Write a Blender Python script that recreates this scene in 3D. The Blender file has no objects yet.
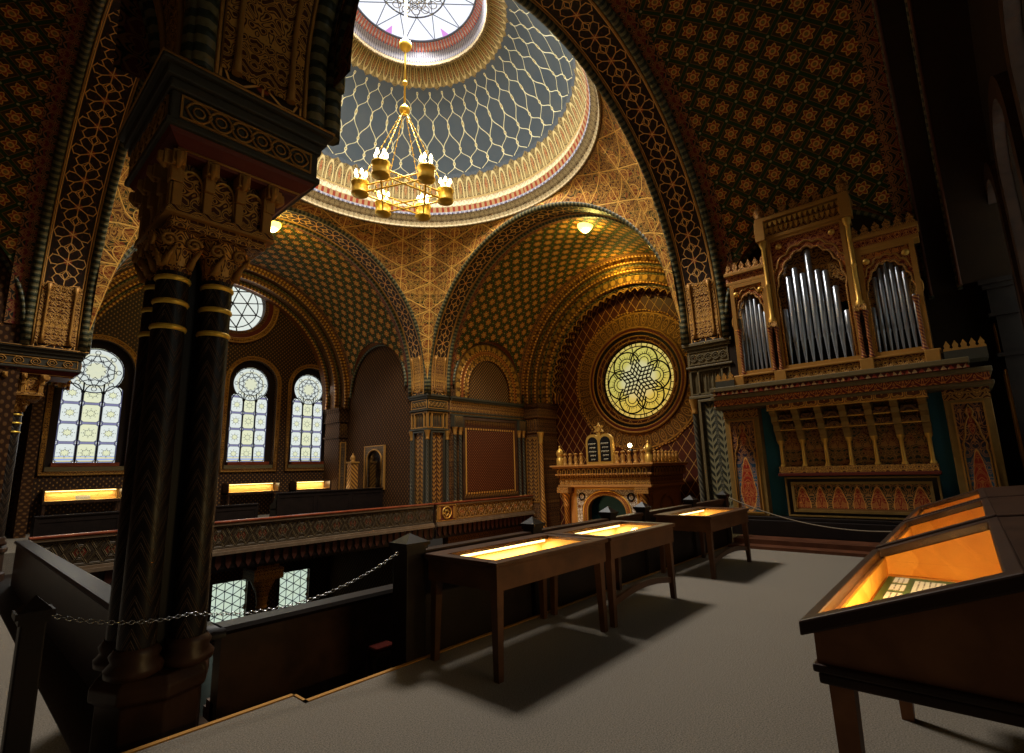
import bpy, math, random
from mathutils import Vector, Matrix
from mathutils.geometry import tessellate_polygon
PI=math.pi; R=random.Random(7)
sc=bpy.context.scene; COL=sc.collection
# ------------------------------------------------------------------ shader expressions
NT=None
class N:
    def __init__(s,k): s.k=k
    def __add__(a,b): return mth('ADD',a,b)
    def __radd__(a,b): return mth('ADD',b,a)
    def __sub__(a,b): return mth('SUBTRACT',a,b)
    def __rsub__(a,b): return mth('SUBTRACT',b,a)
    def __mul__(a,b): return mth('MULTIPLY',a,b)
    def __rmul__(a,b): return mth('MULTIPLY',b,a)
    def __truediv__(a,b): return mth('DIVIDE',a,b)
def put(sock,v):
    if isinstance(v,N): NT.links.new(v.k,sock)
    elif isinstance(v,(tuple,list)): sock.default_value=(*v,1) if len(v)==3 else v
    else: sock.default_value=v
def mth(op,*a):
    n=NT.nodes.new('ShaderNodeMath'); n.operation=op
    for i,x in enumerate(a): put(n.inputs[i],x)
    return N(n.outputs[0])
def c8(r,g,b): return tuple((x/255/12.92 if x<10.3 else ((x/255+.055)/1.055)**2.4) for x in (r,g,b))
def ab(a): return mth('ABSOLUTE',a)
def fr(a): return mth('FRACT',a)
def fl(a): return mth('FLOOR',a)
def sn(a): return mth('SINE',a)
def cs(a): return mth('COSINE',a)
def mn(a,b,*r):
    o=mth('MINIMUM',a,b)
    for x in r: o=mth('MINIMUM',o,x)
    return o
def mx(a,b,*r):
    o=mth('MAXIMUM',a,b)
    for x in r: o=mth('MAXIMUM',o,x)
    return o
def sq(a): return mth('SQRT',a)
def hyp(a,b): return sq(a*a+b*b)
def tri(a): return ab(fr(a)-.5)*2.0          # 1 at integers, 0 at halves
def cen(a): return fr(a)-.5
def smooth(x,a,b,lo=0.,hi=1.):
    n=NT.nodes.new('ShaderNodeMapRange'); n.interpolation_type='SMOOTHSTEP'
    for i,v in enumerate((x,a,b,lo,hi)): put(n.inputs[i],v)
    return N(n.outputs[0])
def line(d,w): return smooth(d,w*.55,w*1.35,1.,0.)
def below(x,e,s=.02): return smooth(x,e-s,e+s,1.,0.)
def mix(f,a,b):
    n=NT.nodes.new('ShaderNodeMix'); n.data_type='RGBA'
    put(n.inputs[0],f); put(n.inputs[6],a); put(n.inputs[7],b)
    return N(n.outputs[2])
def noise(p,s,det=3.,rough=.55):
    n=NT.nodes.new('ShaderNodeTexNoise'); NT.links.new(p.k,n.inputs['Vector'])
    n.inputs['Scale'].default_value=s; n.inputs['Detail'].default_value=det; n.inputs['Roughness'].default_value=rough
    return N(n.outputs[0])
def cellrand(a,b):
    n=NT.nodes.new('ShaderNodeCombineXYZ'); put(n.inputs[0],a); put(n.inputs[1],b)
    w=NT.nodes.new('ShaderNodeTexWhiteNoise'); w.noise_dimensions='2D'; NT.links.new(n.outputs[0],w.inputs['Vector'])
    return N(w.outputs['Value'])
def uvw():
    t=NT.nodes.new('ShaderNodeTexCoord'); s=NT.nodes.new('ShaderNodeSeparateXYZ')
    NT.links.new(t.outputs['UV'],s.inputs[0])
    return N(s.outputs[0]),N(s.outputs[1]),N(t.outputs['UV']),N(t.outputs['Object'])
def mat(name,fn,rough=.55,metal=0.,spec=.22):
    global NT
    m=bpy.data.materials.new(name); m.use_nodes=True; NT=m.node_tree
    bs=NT.nodes['Principled BSDF']
    bs.inputs['Roughness'].default_value=rough; bs.inputs['Metallic'].default_value=metal
    bs.inputs['Specular IOR Level'].default_value=spec
    u,v,p,o=uvw(); r=fn(u,v,p,o) if callable(fn) else dict(c=fn)
    put(bs.inputs['Base Color'],r['c'])
    if 'r' in r: put(bs.inputs['Roughness'],r['r'])
    if 'm' in r: put(bs.inputs['Metallic'],r['m'])
    if 'h' in r:
        b=NT.nodes.new('ShaderNodeBump'); b.inputs['Strength'].default_value=r.get('hs',.6); b.inputs['Distance'].default_value=r.get('hd',.02)
        put(b.inputs['Height'],r['h']); NT.links.new(b.outputs[0],bs.inputs['Normal'])
    if 'e' in r:
        put(bs.inputs['Emission Color'],r['e']); put(bs.inputs['Emission Strength'],r.get('es',1.))
        m.cycles.emission_sampling=r.get('smp','NONE')
    return m
def fili(u,v,s,a=1.4,ph=0.):
    x=ab(cen(u*(s/9.4)))*9.4; y=v*s
    f=sn(x+a*sn(y*.9+ph))+sn(y*1.1+a*sn(x+.7))
    return f
def filil(u,v,s,w=.22,a=1.4):
    f=fili(u,v,s*1.7,a)
    return mx(line(ab(f),w),line(ab(ab(f)-1.05),w))
def rosette(fu,fv,sc_=1.):
    """six petalled strap rosette, fu,fv centred (-.5..5)"""
    r=hyp(fu,fv)*sc_; th=mth('ARCTAN2',fv,fu)
    k=PI/3
    a=ab(th-mth('ROUND',th/k)*k)            # 0 on petal axis, pi/6 between
    x=r*cs(a); y=r*sn(a)
    d1=ab(sn(PI/6-a)*r)+mx(r-.27,0.)*4.
    d2=ab((x-.40)*.888+(y-.135)*.46)+mx(.395-x,0.)*4.
    d3=ab(y-.135)+mx(.234-x,0.)*4.+mx(x-.40,0.)*4.
    return mn(d1,d2,d3),r
def kag(u,v,s):
    """hexagram strap lattice: three families of parallel lines"""
    x=u*s; y=v*s
    a=x; b=x*.5+y*.866; c=x*(-.5)+y*.866
    def d(q): return .5-ab(fr(q)-.5)
    return d(a),d(b),d(c)
# ------------------------------------------------------------------ mesh builder
def uvbox(n,p):
    a=[abs(x) for x in n]
    if a[2]>=a[0] and a[2]>=a[1]: return (p[0],p[1])
    if a[0]>=a[1]: return (p[1],p[2])
    return (p[0],p[2])
class MB:
    def __init__(s): s.v=[]; s.f=[]; s.u=[]; s.sm=[]
    def face(s,pts,uvs=None,sm=False):
        b=len(s.v); s.v+= [tuple(p) for p in pts]; s.f.append(tuple(range(b,b+len(pts))))
        if uvs is None:
            P=[Vector(p) for p in pts]; n=(P[1]-P[0]).cross(P[2]-P[0]); uvs=[uvbox(n,p) for p in pts]
        s.u.append(uvs); s.sm.append(sm); return s
    def box(s,a,b,fr=None):
        x0,y0,z0=a; x1,y1,z1=b
        P=[(x0,y0,z0),(x1,y0,z0),(x1,y1,z0),(x0,y1,z0),(x0,y0,z1),(x1,y0,z1),(x1,y1,z1),(x0,y1,z1)]
        for q in ((0,3,2,1),(4,5,6,7),(0,1,5,4),(1,2,6,5),(2,3,7,6),(3,0,4,7)):
            pl=[P[i] for i in q]
            n=(Vector(pl[1])-Vector(pl[0])).cross(Vector(pl[2])-Vector(pl[0])); uv=[uvbox(n,p) for p in pl]
            s.face([fr(*p) for p in pl] if fr else pl,uv)
        return s
    def grid(s,fn,us,vs,uvf=None,sm=True,cu=False):
        nu,nv=len(us),len(vs); b=len(s.v)
        for u in us:
            for v in vs: s.v.append(tuple(fn(u,v)))
        for i in range(nu-(0 if cu else 1)):
            i2=(i+1)%nu
            for j in range(nv-1):
                s.f.append((b+i*nv+j,b+i2*nv+j,b+i2*nv+j+1,b+i*nv+j+1))
                ua=us[i]; ub=us[i+1] if i+1<nu else us[i]+(us[1]-us[0])
                q=[(ua,vs[j]),(ub,vs[j]),(ub,vs[j+1]),(ua,vs[j+1])]
                s.u.append([uvf(*w) for w in q] if uvf else q); s.sm.append(sm)
        return s
    def lathe(s,prof,c=(0,0,0),seg=16,sm=True,fr=None,caps=False):
        L=[0.]
        for a,b in zip(prof,prof[1:]): L.append(L[-1]+math.hypot(a[0]-b[0],a[1]-b[1]))
        rm=max(p[0] for p in prof)
        def fn(i,j):
            r,z=prof[int(j)]; t=2*PI*i/seg; q=(c[0]+r*math.cos(t),c[1]+r*math.sin(t),c[2]+z)
            return fr(*q) if fr else q
        s.grid(fn,list(range(seg)),list(range(len(prof))),lambda i,j:(2*PI*rm*i/seg,L[int(j)]),sm,cu=True)
        if caps:
            for j in (0,len(prof)-1): s.face([fn(i,j) for i in range(seg)])
        return s
    def tube(s,pts,r,seg=6,closed=False,sm=True):
        P=[Vector(p) for p in pts]; n=len(P); rings=[]; L=0; Ls=[0]
        up=None
        for i in range(n):
            a=P[(i-1)%n] if (closed or i>0) else P[i]; b=P[(i+1)%n] if (closed or i<n-1) else P[i]
            t=(b-a); t=t.normalized() if t.length>1e-9 else Vector((0,0,1))
            if up is None: up=Vector((0,0,1)) if abs(t.z)<.9 else Vector((1,0,0))
            x=t.cross(up); x=x.normalized() if x.length>1e-6 else t.orthogonal().normalized(); y=x.cross(t); up=y
            rr=r[i] if isinstance(r,(list,tuple)) else r
            rings.append([P[i]+x*math.cos(2*PI*k/seg)*rr+y*math.sin(2*PI*k/seg)*rr for k in range(seg)])
            if i: L+=(P[i]-P[i-1]).length; Ls.append(L)
        m=n if closed else n-1; Ls.append(L+(P[0]-P[-1]).length); r0=r[0] if isinstance(r,(list,tuple)) else r
        b=len(s.v)
        for q in rings: s.v+= [tuple(p) for p in q]
        for i in range(m):
            for k in range(seg):
                k2=(k+1)%seg; i2=(i+1)%n
                s.f.append((b+i*seg+k,b+i*seg+k2,b+i2*seg+k2,b+i2*seg+k))
                w=2*PI*r0/seg
                s.u.append([(Ls[i],k*w),(Ls[i],(k+1)*w),(Ls[i+1],(k+1)*w),(Ls[i+1],k*w)]); s.sm.append(sm)
        if not closed:
            s.face(rings[0][::-1]); s.face(rings[-1])
        return s
    def poly(s,outer,fn,holes=(),d=0.,sm=False,uvf=None):
        """flat polygon with holes at depth d mapped by fn(a,b,d)"""
        loops=[[Vector((p[0],p[1],0)) for p in outer]]+[[Vector((p[0],p[1],0)) for p in h] for h in holes]
        flat=[p for l in loops for p in l]
        for t in tessellate_polygon(loops):
            q=[flat[i] for i in t]
            s.face([fn(p.x,p.y,d) for p in q],[uvf(p.x,p.y) if uvf else (p.x,p.y) for p in q])
        return s
    def rim(s,loop,fn,d0,d1,closed=True,sm=False):
        L=0; n=len(loop)
        for i in range(n if closed else n-1):
            a=loop[i]; b=loop[(i+1)%n]; l=math.hypot(a[0]-b[0],a[1]-b[1])
            s.face([fn(*a,d0),fn(*b,d0),fn(*b,d1),fn(*a,d1)],[(L,d0),(L+l,d0),(L+l,d1),(L,d1)],sm); L+=l
        return s
    def prism(s,outer,fn,d0,d1,holes=(),sm=False,back=True):
        s.poly(outer,fn,holes,d1)
        if back: s.poly(outer,fn,holes,d0)
        s.rim(outer,fn,d0,d1,True,sm)
        for h in holes: s.rim(h,fn,d0,d1,True,sm)
        return s
    def build(s,name,m,parent=None,kind=None,off=None,bevel=0.):
        me=bpy.data.meshes.new(name)
        if off is None: off=Vector(parent['_w']) if parent is not None and '_w' in parent else Vector((0,0,0))
        off=Vector(off)
        me.from_pydata([tuple(Vector(p)-off) for p in s.v],[],s.f)
        ul=me.uv_layers.new(name='UVMap'); k=0; buf=[]
        for q in s.u:
            for w in q: buf+= [w[0],w[1]]
        ul.data.foreach_set('uv',buf)
        me.polygons.foreach_set('use_smooth',s.sm)
        me.materials.append(m); me.update()
        import bmesh
        bm=bmesh.new(); bm.from_mesh(me); bmesh.ops.remove_doubles(bm,verts=bm.verts,dist=1e-5)
        bmesh.ops.recalc_face_normals(bm,faces=bm.faces); bm.to_mesh(me); bm.free()
        o=bpy.data.objects.new(name,me); COL.objects.link(o)
        if parent is not None:
            o.parent=parent; o['_w']=tuple(off)
        else:
            o['_w']=(0,0,0)
        if kind: o['kind']=kind
        if bevel:
            b=o.modifiers.new('Bevel','BEVEL'); b.width=bevel; b.segments=2; b.limit_method='ANGLE'
        return o
def tag(o,label,cat,group=None,kind=None):
    o['label']=label; o['category']=cat
    if group: o['group']=group
    if kind: o['kind']=kind
    return o
def thing(name,label,cat,loc=(0,0,0),group=None):
    o=bpy.data.objects.new(name,None); COL.objects.link(o); o.location=loc; o['_w']=tuple(loc)
    o.empty_display_size=.1
    return tag(o,label,cat,group)
def kids(o): return [c for c in bpy.data.objects if c.parent==o]
def dup(o,loc,label=None,rotz=0.,parent=None):
    c=o.copy(); COL.objects.link(c)
    if parent is not None: c.parent=parent
    else: c.location=loc; c.rotation_euler=(0,0,rotz)
    if label: c['label']=label
    for k in kids(o): dup(k,None,parent=c)
    return c
def arc(cx,cy,r,a0,a1,n): return [(cx+r*math.cos(a0+(a1-a0)*i/n),cy+r*math.sin(a0+(a1-a0)*i/n)) for i in range(n+1)]
def lin(a,b,n): return [a+(b-a)*i/n for i in range(n+1)]
def XZ(y): return lambda a,b,d=0.: (a,y+d,b)     # wall facing -y/+y; d along y
def YZ(x): return lambda a,b,d=0.: (x+d,a,b)
def light(kind,loc,energy,color,size=.1,sizey=None,rot=None,name='lamp_light',spread=None):
    l=bpy.data.lights.new(name,kind); l.energy=energy; l.color=color
    if kind=='AREA':
        l.size=size
        if sizey: l.shape='RECTANGLE'; l.size_y=sizey
        if spread: l.spread=spread
    else: l.shadow_soft_size=size
    o=bpy.data.objects.new(name,l); COL.objects.link(o); o.location=loc
    if rot is not None:
        d=Vector(rot).normalized(); o.rotation_euler=d.to_track_quat('-Z','Y').to_euler()
    return o
# ------------------------------------------------------------------ materials (patterns are painted or carved ornament)
GOLD=c8(206,158,74); GOLDD=c8(150,104,44); RED=c8(128,38,22); DGREEN=c8(40,52,30); BLACK=c8(20,15,12)
M={}
def wood(base,dark,s=1.,rough=.4):
    def f(u,v,p,o):
        n=noise(p,3.*s,4.); g=tri(n*2.2+v*1.6)
        return dict(c=mix(g,dark,base),h=n,hs=.05)
    return f
M['dark_wood']=mat('dark_wood',wood(c8(62,40,27),c8(44,28,19)),.38)
M['table_wood']=mat('table_wood',wood(c8(80,52,34),c8(62,40,26)),.42)
M['desk_wood']=mat('desk_wood',wood(c8(150,100,62),c8(124,80,48)),.45)
M['black_wood']=mat('black_wood',wood(c8(31,22,18),c8(23,16,13)),.45,spec=.22)
M['pew_wood']=mat('pew_wood',wood(c8(30,21,17),c8(22,15,12)),.6,spec=.1)
M['lid_wood']=mat('lid_wood',wood(c8(58,37,25),c8(46,28,18)),.42)
M['ledge']=mat('pale_ledge',wood(c8(128,108,86),c8(110,90,70)),.4)
M['step_wood']=mat('step_wood',wood(c8(92,54,34),c8(72,40,24)),.45)
M['amber_wood']=mat('amber_wood',lambda u,v,p,o:dict(c=mix(smooth(fr(noise(p,1.6,3.)*5.),.3,.95),c8(222,156,64),c8(208,138,50))),.5)
M['red_wood']=mat('red_wood',wood(c8(136,66,38),c8(108,48,28)),.35)
def carpet(u,v,p,o):
    n=noise(p,110.,4.,.75); n=smooth(n,.3,.7); k=noise(p,1.2,3.)
    return dict(c=mix(n,mix(k,c8(84,76,66),c8(96,88,76)),c8(142,131,117)),h=n,hs=.5,hd=.004)
M['carpet']=mat('carpet',carpet,.95,spec=.1)
M['gold']=mat('gold',GOLD,.38,.55)
M['gold_dull']=mat('gold_dull',lambda u,v,p,o:dict(c=mix(noise(p,9.),GOLDD,c8(178,128,60))),.5,.25)
M['brass']=mat('brass',c8(236,192,76),.34,.4)
M['stone']=mat('stone',lambda u,v,p,o:dict(c=mix(noise(p,14.),c8(88,74,48),c8(112,96,64))),.5)
M['stone_dark']=mat('stone_dark',lambda u,v,p,o:dict(c=mix(noise(p,14.),c8(50,45,34),c8(66,60,45))),.55,spec=.3)
M['teal']=mat('teal',c8(28,84,104),.6)
M['plain_brown']=mat('shade_brown_paint',lambda u,v,p,o:dict(c=mix(noise(p,3.),c8(34,24,16),c8(46,32,20))),.7,spec=.1)  # brown darkened in colour to put shade on the south walls and arch
M['black']=mat('black',c8(16,13,12),.5)
M['iron']=mat('iron',c8(150,150,150),.25,.9)
M['maroon']=mat('maroon',c8(92,34,24),.5)
M['rope']=mat('rope',c8(128,112,92),.8)
M['shadow_black']=mat('shadow_black_paint',c8(8,7,7),.8)  # near-black colour standing in for shade behind the pipes
def band_rosette(u,v,p,o,w=.8,pit=.62):
    x=u/pit; fu=cen(x)*(pit/w); fv=v/w-.5
    d,r=rosette(fv*1.06,fu*1.06)
    # linking rhomb between rosettes
    q=ab(fr(x)*1.-.0); e=mn(fr(x),1.-fr(x))*(pit/w)
    rh=ab(e*1.1+ab(fv)*1.0-.16)
    g=mx(line(d,.014),line(rh,.014)*below(e,.17),line(ab(ab(fv)-.47),.014))
    dots=below(hyp(fr(x*3.)-.5,fr(fv*7.)-.5),.16)*below(r,.5)
    base=mix(dots*.6,c8(40,24,12),c8(84,40,20))
    base=mix(below(r,.1),base,c8(150,60,30))
    return dict(c=mix(g,base,c8(226,164,84)),h=g,hs=.5)
M['band_rosette']=mat('rosette_band',band_rosette)
def vault(u,v,p,o,s=.4):
    a=(u+v)*(.7071/s); b=(u-v)*(.7071/s); fa=cen(a); fb=cen(b)
    r=hyp(fa,fb); th=mth('ARCTAN2',fb,fa)+.785; t=tri(th*(6./(2*PI)))
    star=r-(.2+.14*t)
    e=.5-mx(ab(fa),ab(fb))
    c=mix(below(e,.11),c8(64,44,20),c8(36,56,25)); c=mix(below(star,0.,.02),c,c8(146,62,28))
    c=mix(line(ab(star),.03),c,c8(204,150,68))
    c=mix(line(ab(r-.12),.035),c,c8(206,158,76)); c=mix(below(r,.06),c,c8(120,110,50))
    c=mix(line(ab(e-.1),.014),c,c8(120,80,36))
    cr=hyp(.5-ab(fa),.5-ab(fb)); c=mix(below(cr,.06,.02),c,c8(150,138,96))
    return dict(c=c)
M['vault']=mat('star_vault',vault,.75,spec=.12)
M['vault_border']=mat('vault_border',lambda u,v,p,o:dict(c=mix(filil(u,v,14.,.3),mix(below(ab(fili(u,v,12.)),.45),c8(24,24,16),c8(104,30,22)),c8(140,92,46))),.6)
def pend(u,v,p,o):
    s=1.1; d1,d2,d3=kag(u,v,s); l=mx(line(d1,.014),line(d2,.014),line(d3,.014))
    e1,e2,e3=kag(u+.31,v+.2,s*3.); l2=mx(line(e1,.04),line(e2,.04),line(e3,.04))*.5
    f=filil(u,v,14.,.26)
    k=fili(u,v,9.); base=mix(below(k,.1,.2),c8(92,52,24),c8(46,44,20)); base=mix(below(k,-.9,.1),base,c8(112,46,22))
    fx,fy=cen(u/.909+.5),cen(v/.525)*.58
    r=hyp(fx,fy); l=mx(l,line(ab(r-.2),.012)*.8); base=mix(below(r,.17,.02),base,c8(120,56,22))
    c=mix(f*.75,base,c8(196,142,64)); c=mix(mx(l,l2*.6),c,c8(228,174,84))
    return dict(c=c,h=mx(f*.4,l),hs=.3)
M['pend']=mat('pendentive_paint',pend,.5,.15)
# dome: u = columns, v = 0..1 over the blue field
def dome(u,v,p,o):
    k=(cs(v*PI)-cs(v*3.*PI)*.12)*.568
    d1=ab(fr((u-k)*.5+.5)-.5)*2.; d2=ab(fr((u-1.+k)*.5+.5)-.5)*2.
    wv=u*.5; 
    n1=hyp((fr((u-.5)*.5+.5)-.5)*2., (fr(v*.5+.5)-.5)*2.*1.05); n2=hyp((fr((u-1.5)*.5+.5)-.5)*2.,(fr((v-1.)*.5+.5)-.5)*2.*1.05)
    n=noise(o,1.6,4.); blue=mix(n,c8(56,70,84),c8(84,88,90)); blue=mix(noise(o,30.)*.4,blue,c8(60,70,72))
    g=mx(line(mn(d1,d2),.055),below(mn(n1,n2),.15,.03))
    c=mix(g,blue,c8(216,208,164)); c=mix(below(mn(n1,n2),.07,.03),c,c8(150,120,60))
    return dict(c=c,h=g,hs=.6)
M['dome']=mat('dome_lattice',dome,.45)
def lamb(flip):
    def f(u,v,p,o):
        vv=1.-v if flip else v
        z=tri(u*2.)*.5+tri(u*1.+.5)*.5
        edge=.78+.18*z
        fx=cen(u*2.); g=filil(u,v,9.,.3)
        arch=line(ab(hyp(fx*1.3,mx(vv-.35,0.))-.42),.06)
        dr=below(hyp(fx*1.6,vv-.42),.22)
        base=mix(g*.55,mix(dr,c8(84,68,42),c8(140,76,44)),c8(170,148,94))
        base=mix(arch,base,c8(200,180,126)); base=mix(below(vv,.08),base,c8(170,144,90))
        n=noise(o,1.6,4.)
        c=mix(below(vv,edge,.02),mix(n,c8(56,70,84),c8(84,88,90)),base)
        return dict(c=c,h=g,hs=.3)
    return f
M['lamb_up']=mat('dome_lower_border',lamb(False),.6)
M['lamb_dn']=mat('dome_upper_border',lamb(True),.6)
def ringband(bg,fg,s=9.,edge=None):
    def f(u,v,p,o):
        g=filil(u,v,s,.3); return dict(c=mix(g,bg,fg),h=g,hs=.3)
    return f
M['ring_cream']=mat('ring_cream',ringband(c8(96,76,50),c8(186,168,130),16.),.5)
M['ring_red']=mat('ring_red',lambda u,v,p,o:dict(c=mix(below(tri(u*5.),.55),c8(140,56,38),c8(170,136,94))),.5)
M['ring_dots']=mat('ring_dots',lambda u,v,p,o:dict(c=mix(below(tri(u*4.),.5),mix(filil(u,v,20.,.3),c8(70,74,130),c8(216,206,206)),c8(206,110,96))),.5)
M['ring_blue']=mat('ring_blue',lambda u,v,p,o:dict(c=mix(mx(below(tri(u*6.)-v*.2,.35),filil(u,v,24.,.3)*.8),c8(44,50,86),c8(170,168,176))),.5)
M['gold_fili']=mat('gilt_arabesque',lambda u,v,p,o:dict(c=mix(filil(u,v,26.,.3),c8(78,40,20),c8(196,142,66)),h=filil(u,v,26.,.3),hs=.6),.45,.25)
M['gold_fili_big']=mat('gilt_arabesque_large',lambda u,v,p,o:dict(c=mix(filil(u,v,13.,.32),c8(96,52,22),c8(206,150,70)),h=filil(u,v,13.,.3),hs=.6),.45,.25)
M['red_fili']=mat('red_arabesque',lambda u,v,p,o:dict(c=mix(filil(u,v,22.,.26),c8(104,30,18),c8(190,120,56)),h=filil(u,v,22.,.3),hs=.5),.5,.1)
M['brown_fili']=mat('brown_arabesque',lambda u,v,p,o:dict(c=mix(filil(u,v,20.,.26),c8(58,34,22),c8(134,92,48)),h=filil(u,v,20.,.3),hs=.5),.5,.1)
M['green_fili']=mat('green_arabesque',lambda u,v,p,o:dict(c=mix(filil(u,v,22.,.26),c8(44,52,40),c8(128,120,84)),h=filil(u,v,22.,.3),hs=.5),.5)
M['dark_fili']=mat('dark_arabesque',lambda u,v,p,o:dict(c=mix(filil(u,v,30.,.26),c8(30,22,16),c8(120,88,48)),h=filil(u,v,30.,.3),hs=.5),.45)
M['stone_fili']=mat('stone_carving',lambda u,v,p,o:dict(c=mix(filil(u,v,24.,.3),c8(56,52,42),c8(122,116,92)),h=filil(u,v,24.,.3),hs=.7),.5)
def diaper(bg,fg,s,w=.16,rough=None):
    def f(u,v,p,o):
        a=u*s; b=v*s; r=mn(hyp(cen(a),cen(b)*.7),hyp(cen(a+.5),cen(b+.5)*.7))
        n=noise(p,2.,4.); g=below(r,w,.05)
        return dict(c=mix(g,mix(n,bg,tuple(x*1.35 for x in bg)),fg),h=g,hs=.3)
    return f
M['wall_dots']=mat('dotted_wall_paint',diaper(c8(46,28,17),c8(142,100,48),6.,.12),.55)
M['tymp']=mat('tympanum_diaper',diaper(c8(54,32,15),c8(170,120,56),7.,.15),.5)
M['wall_brown']=mat('brown_wall_paint',diaper(c8(50,31,18),c8(100,68,38),5.5,.17),.8,spec=.08)
M['panel_red']=mat('red_dotted_panel',diaper(c8(64,25,15),c8(160,100,48),8.,.13),.5)
M['panel_fine']=mat('fine_red_panel',diaper(c8(54,25,15),c8(130,78,38),14.,.14),.5)
def diamond(u,v,p,o):
    a=u/.42+v/.62; b=u/.42-v/.62; g=mx(line(ab(cen(a)),.03),line(ab(cen(b)),.03))
    n=noise(p,1.4,3.); return dict(c=mix(g,mix(n,c8(54,28,17),c8(92,36,20)),c8(196,142,74)),h=g,hs=.4)
M['diamond']=mat('diamond_trellis',diamond,.5)
def strap(bg,fg,acc,P=.54):
    def f(u,v,p,o):
        x=cen(u/P)*P; y=v-.29
        h=mx(ab(y),ab(y)*.5+ab(x)*.866)
        x2=cen(u/P+.5)*P; h2=mx(ab(y),ab(y)*.5+ab(x2)*.866)
        l=mx(line(ab(h-.13),.026),line(ab(h-.25),.024),line(ab(h2-.25),.024))
        l=mx(l,line(ab(ab(y)-.255),.02),line(ab(h-.055),.014)*.7)
        gr=mx(line(ab(h-.13),.008),line(ab(h-.25),.008),line(ab(h2-.25),.008))
        k=fr(fl(u/P)*.3334+.1); mid=below(h,.1,.01); d=filil(u,v,22.,.3)*.25
        c=mix(d,bg,fg); c=mix(mid,c,mix(below(k,.4,.02),acc,tuple(q*.7 for q in acc))); c=mix(l,c,fg); c=mix(gr*l,c,bg)
        return dict(c=c,h=l-gr*.5,hs=.9,hd=.05)
    return f
M['strap']=mat('strapwork',strap(c8(34,24,17),c8(104,86,58),c8(92,36,22)),.45)
M['strap_gold']=mat('strapwork_gilt',strap(c8(84,44,20),c8(214,160,78),c8(150,76,36),.5),.42,.2)
def chevron(u,v,p,o):
    d=ab(fr((v*1.+ab(cen(u/.18))*.36)/.2)-.5); g=mx(line(ab(d-.12),.03),line(ab(d-.24),.02))
    return dict(c=mix(g,c8(24,18,15),c8(72,54,36)),h=g,hs=.5)
M['chevron']=mat('chevron_shaft',chevron,.35)
M['spiral_dark']=mat('spiral_shaft',lambda u,v,p,o:dict(c=mix(below(tri((v+u)*7.),.5),c8(36,34,30),c8(84,76,58)),h=tri((v+u)*7.),hs=.5),.4)
M['spiral_gold']=mat('spiral_gilt_shaft',lambda u,v,p,o:dict(c=mix(below(tri((v+u)*6.),.5),c8(110,64,28),c8(196,140,66)),h=tri((v+u)*6.),hs=.5),.4,.2)
M['roll']=mat('beaded_roll',lambda u,v,p,o:dict(c=mix(below(tri(u*7.),.5),c8(44,48,34),c8(104,94,62)),h=tri(u*7.),hs=.5),.4)
M['roll_gold']=mat('gilt_bead_roll',lambda u,v,p,o:dict(c=mix(below(tri(u*7.),.5),c8(110,58,26),c8(206,150,70)),h=tri(u*7.),hs=.5),.4,.2)
M['archivolt']=mat('gilt_archivolt',lambda u,v,p,o:dict(c=mix(mx(below(hyp(cen(u*2.6),cen(v*2.6)),.3),filil(u,v,18.,.2)*.5),c8(64,38,18),c8(176,128,56)),h=filil(u,v,18.,.3),hs=.5),.42,.3)
M['scallop']=mat('scalloped_archivolt',lambda u,v,p,o:dict(c=mix(mx(line(ab(cen(v*5.+sn(u*8.)*.25)),.14),below(hyp(cen(u*2.5),cen(v*2.)),.16)),c8(58,30,16),c8(164,116,54)),h=cs(u*16.),hs=.4),.45,.2)
def petals(u,v,p,o):
    fx=cen(u*2.9); r=hyp(fx*1.2,(v-.5)*1.1); g=mx(line(ab(r-.4),.05),line(ab(r-.16),.04),filil(u,v,20.,.25)*.55,line(ab(v-.93),.04))
    return dict(c=mix(g,c8(74,42,18),c8(172,122,54)),h=g,hs=.4)
M['petals']=mat('rose_surround',petals,.45,.2)
def leafstrip(bg,fg):
    def f(u,v,p,o):
        x=ab(cen(u/.26))*.26; k=fr((v-x*1.2)/.16); g=below(k,.5,.06)*below(x,.1,.01)
        g=mx(g,line(x,.012),filil(u,v,36.,.2)*below(.1-x,0.,.01)*.5)
        return dict(c=mix(g,bg,fg),h=g,hs=.6)
    return f
M['leaf_stone']=mat('leaf_strip_stone',leafstrip(c8(52,50,38),c8(126,116,84)),.5)
M['leaf_gold']=mat('leaf_strip_gilt',leafstrip(c8(58,26,15),c8(166,116,54)),.45,.2)
# organ painted arabesque: mirror symmetric ogee panels
def organpanel(u,v,p,o):
    f=filil(u,v,22.,.32); k=below(fili(u,v,12.),-.2,.1)
    return dict(c=mix(f*.8,mix(k,c8(44,42,24),c8(92,40,22)),c8(160,112,54)),h=f,hs=.3)
M['organpanel']=mat('painted_ogee_panel',organpanel,.5)
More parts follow.
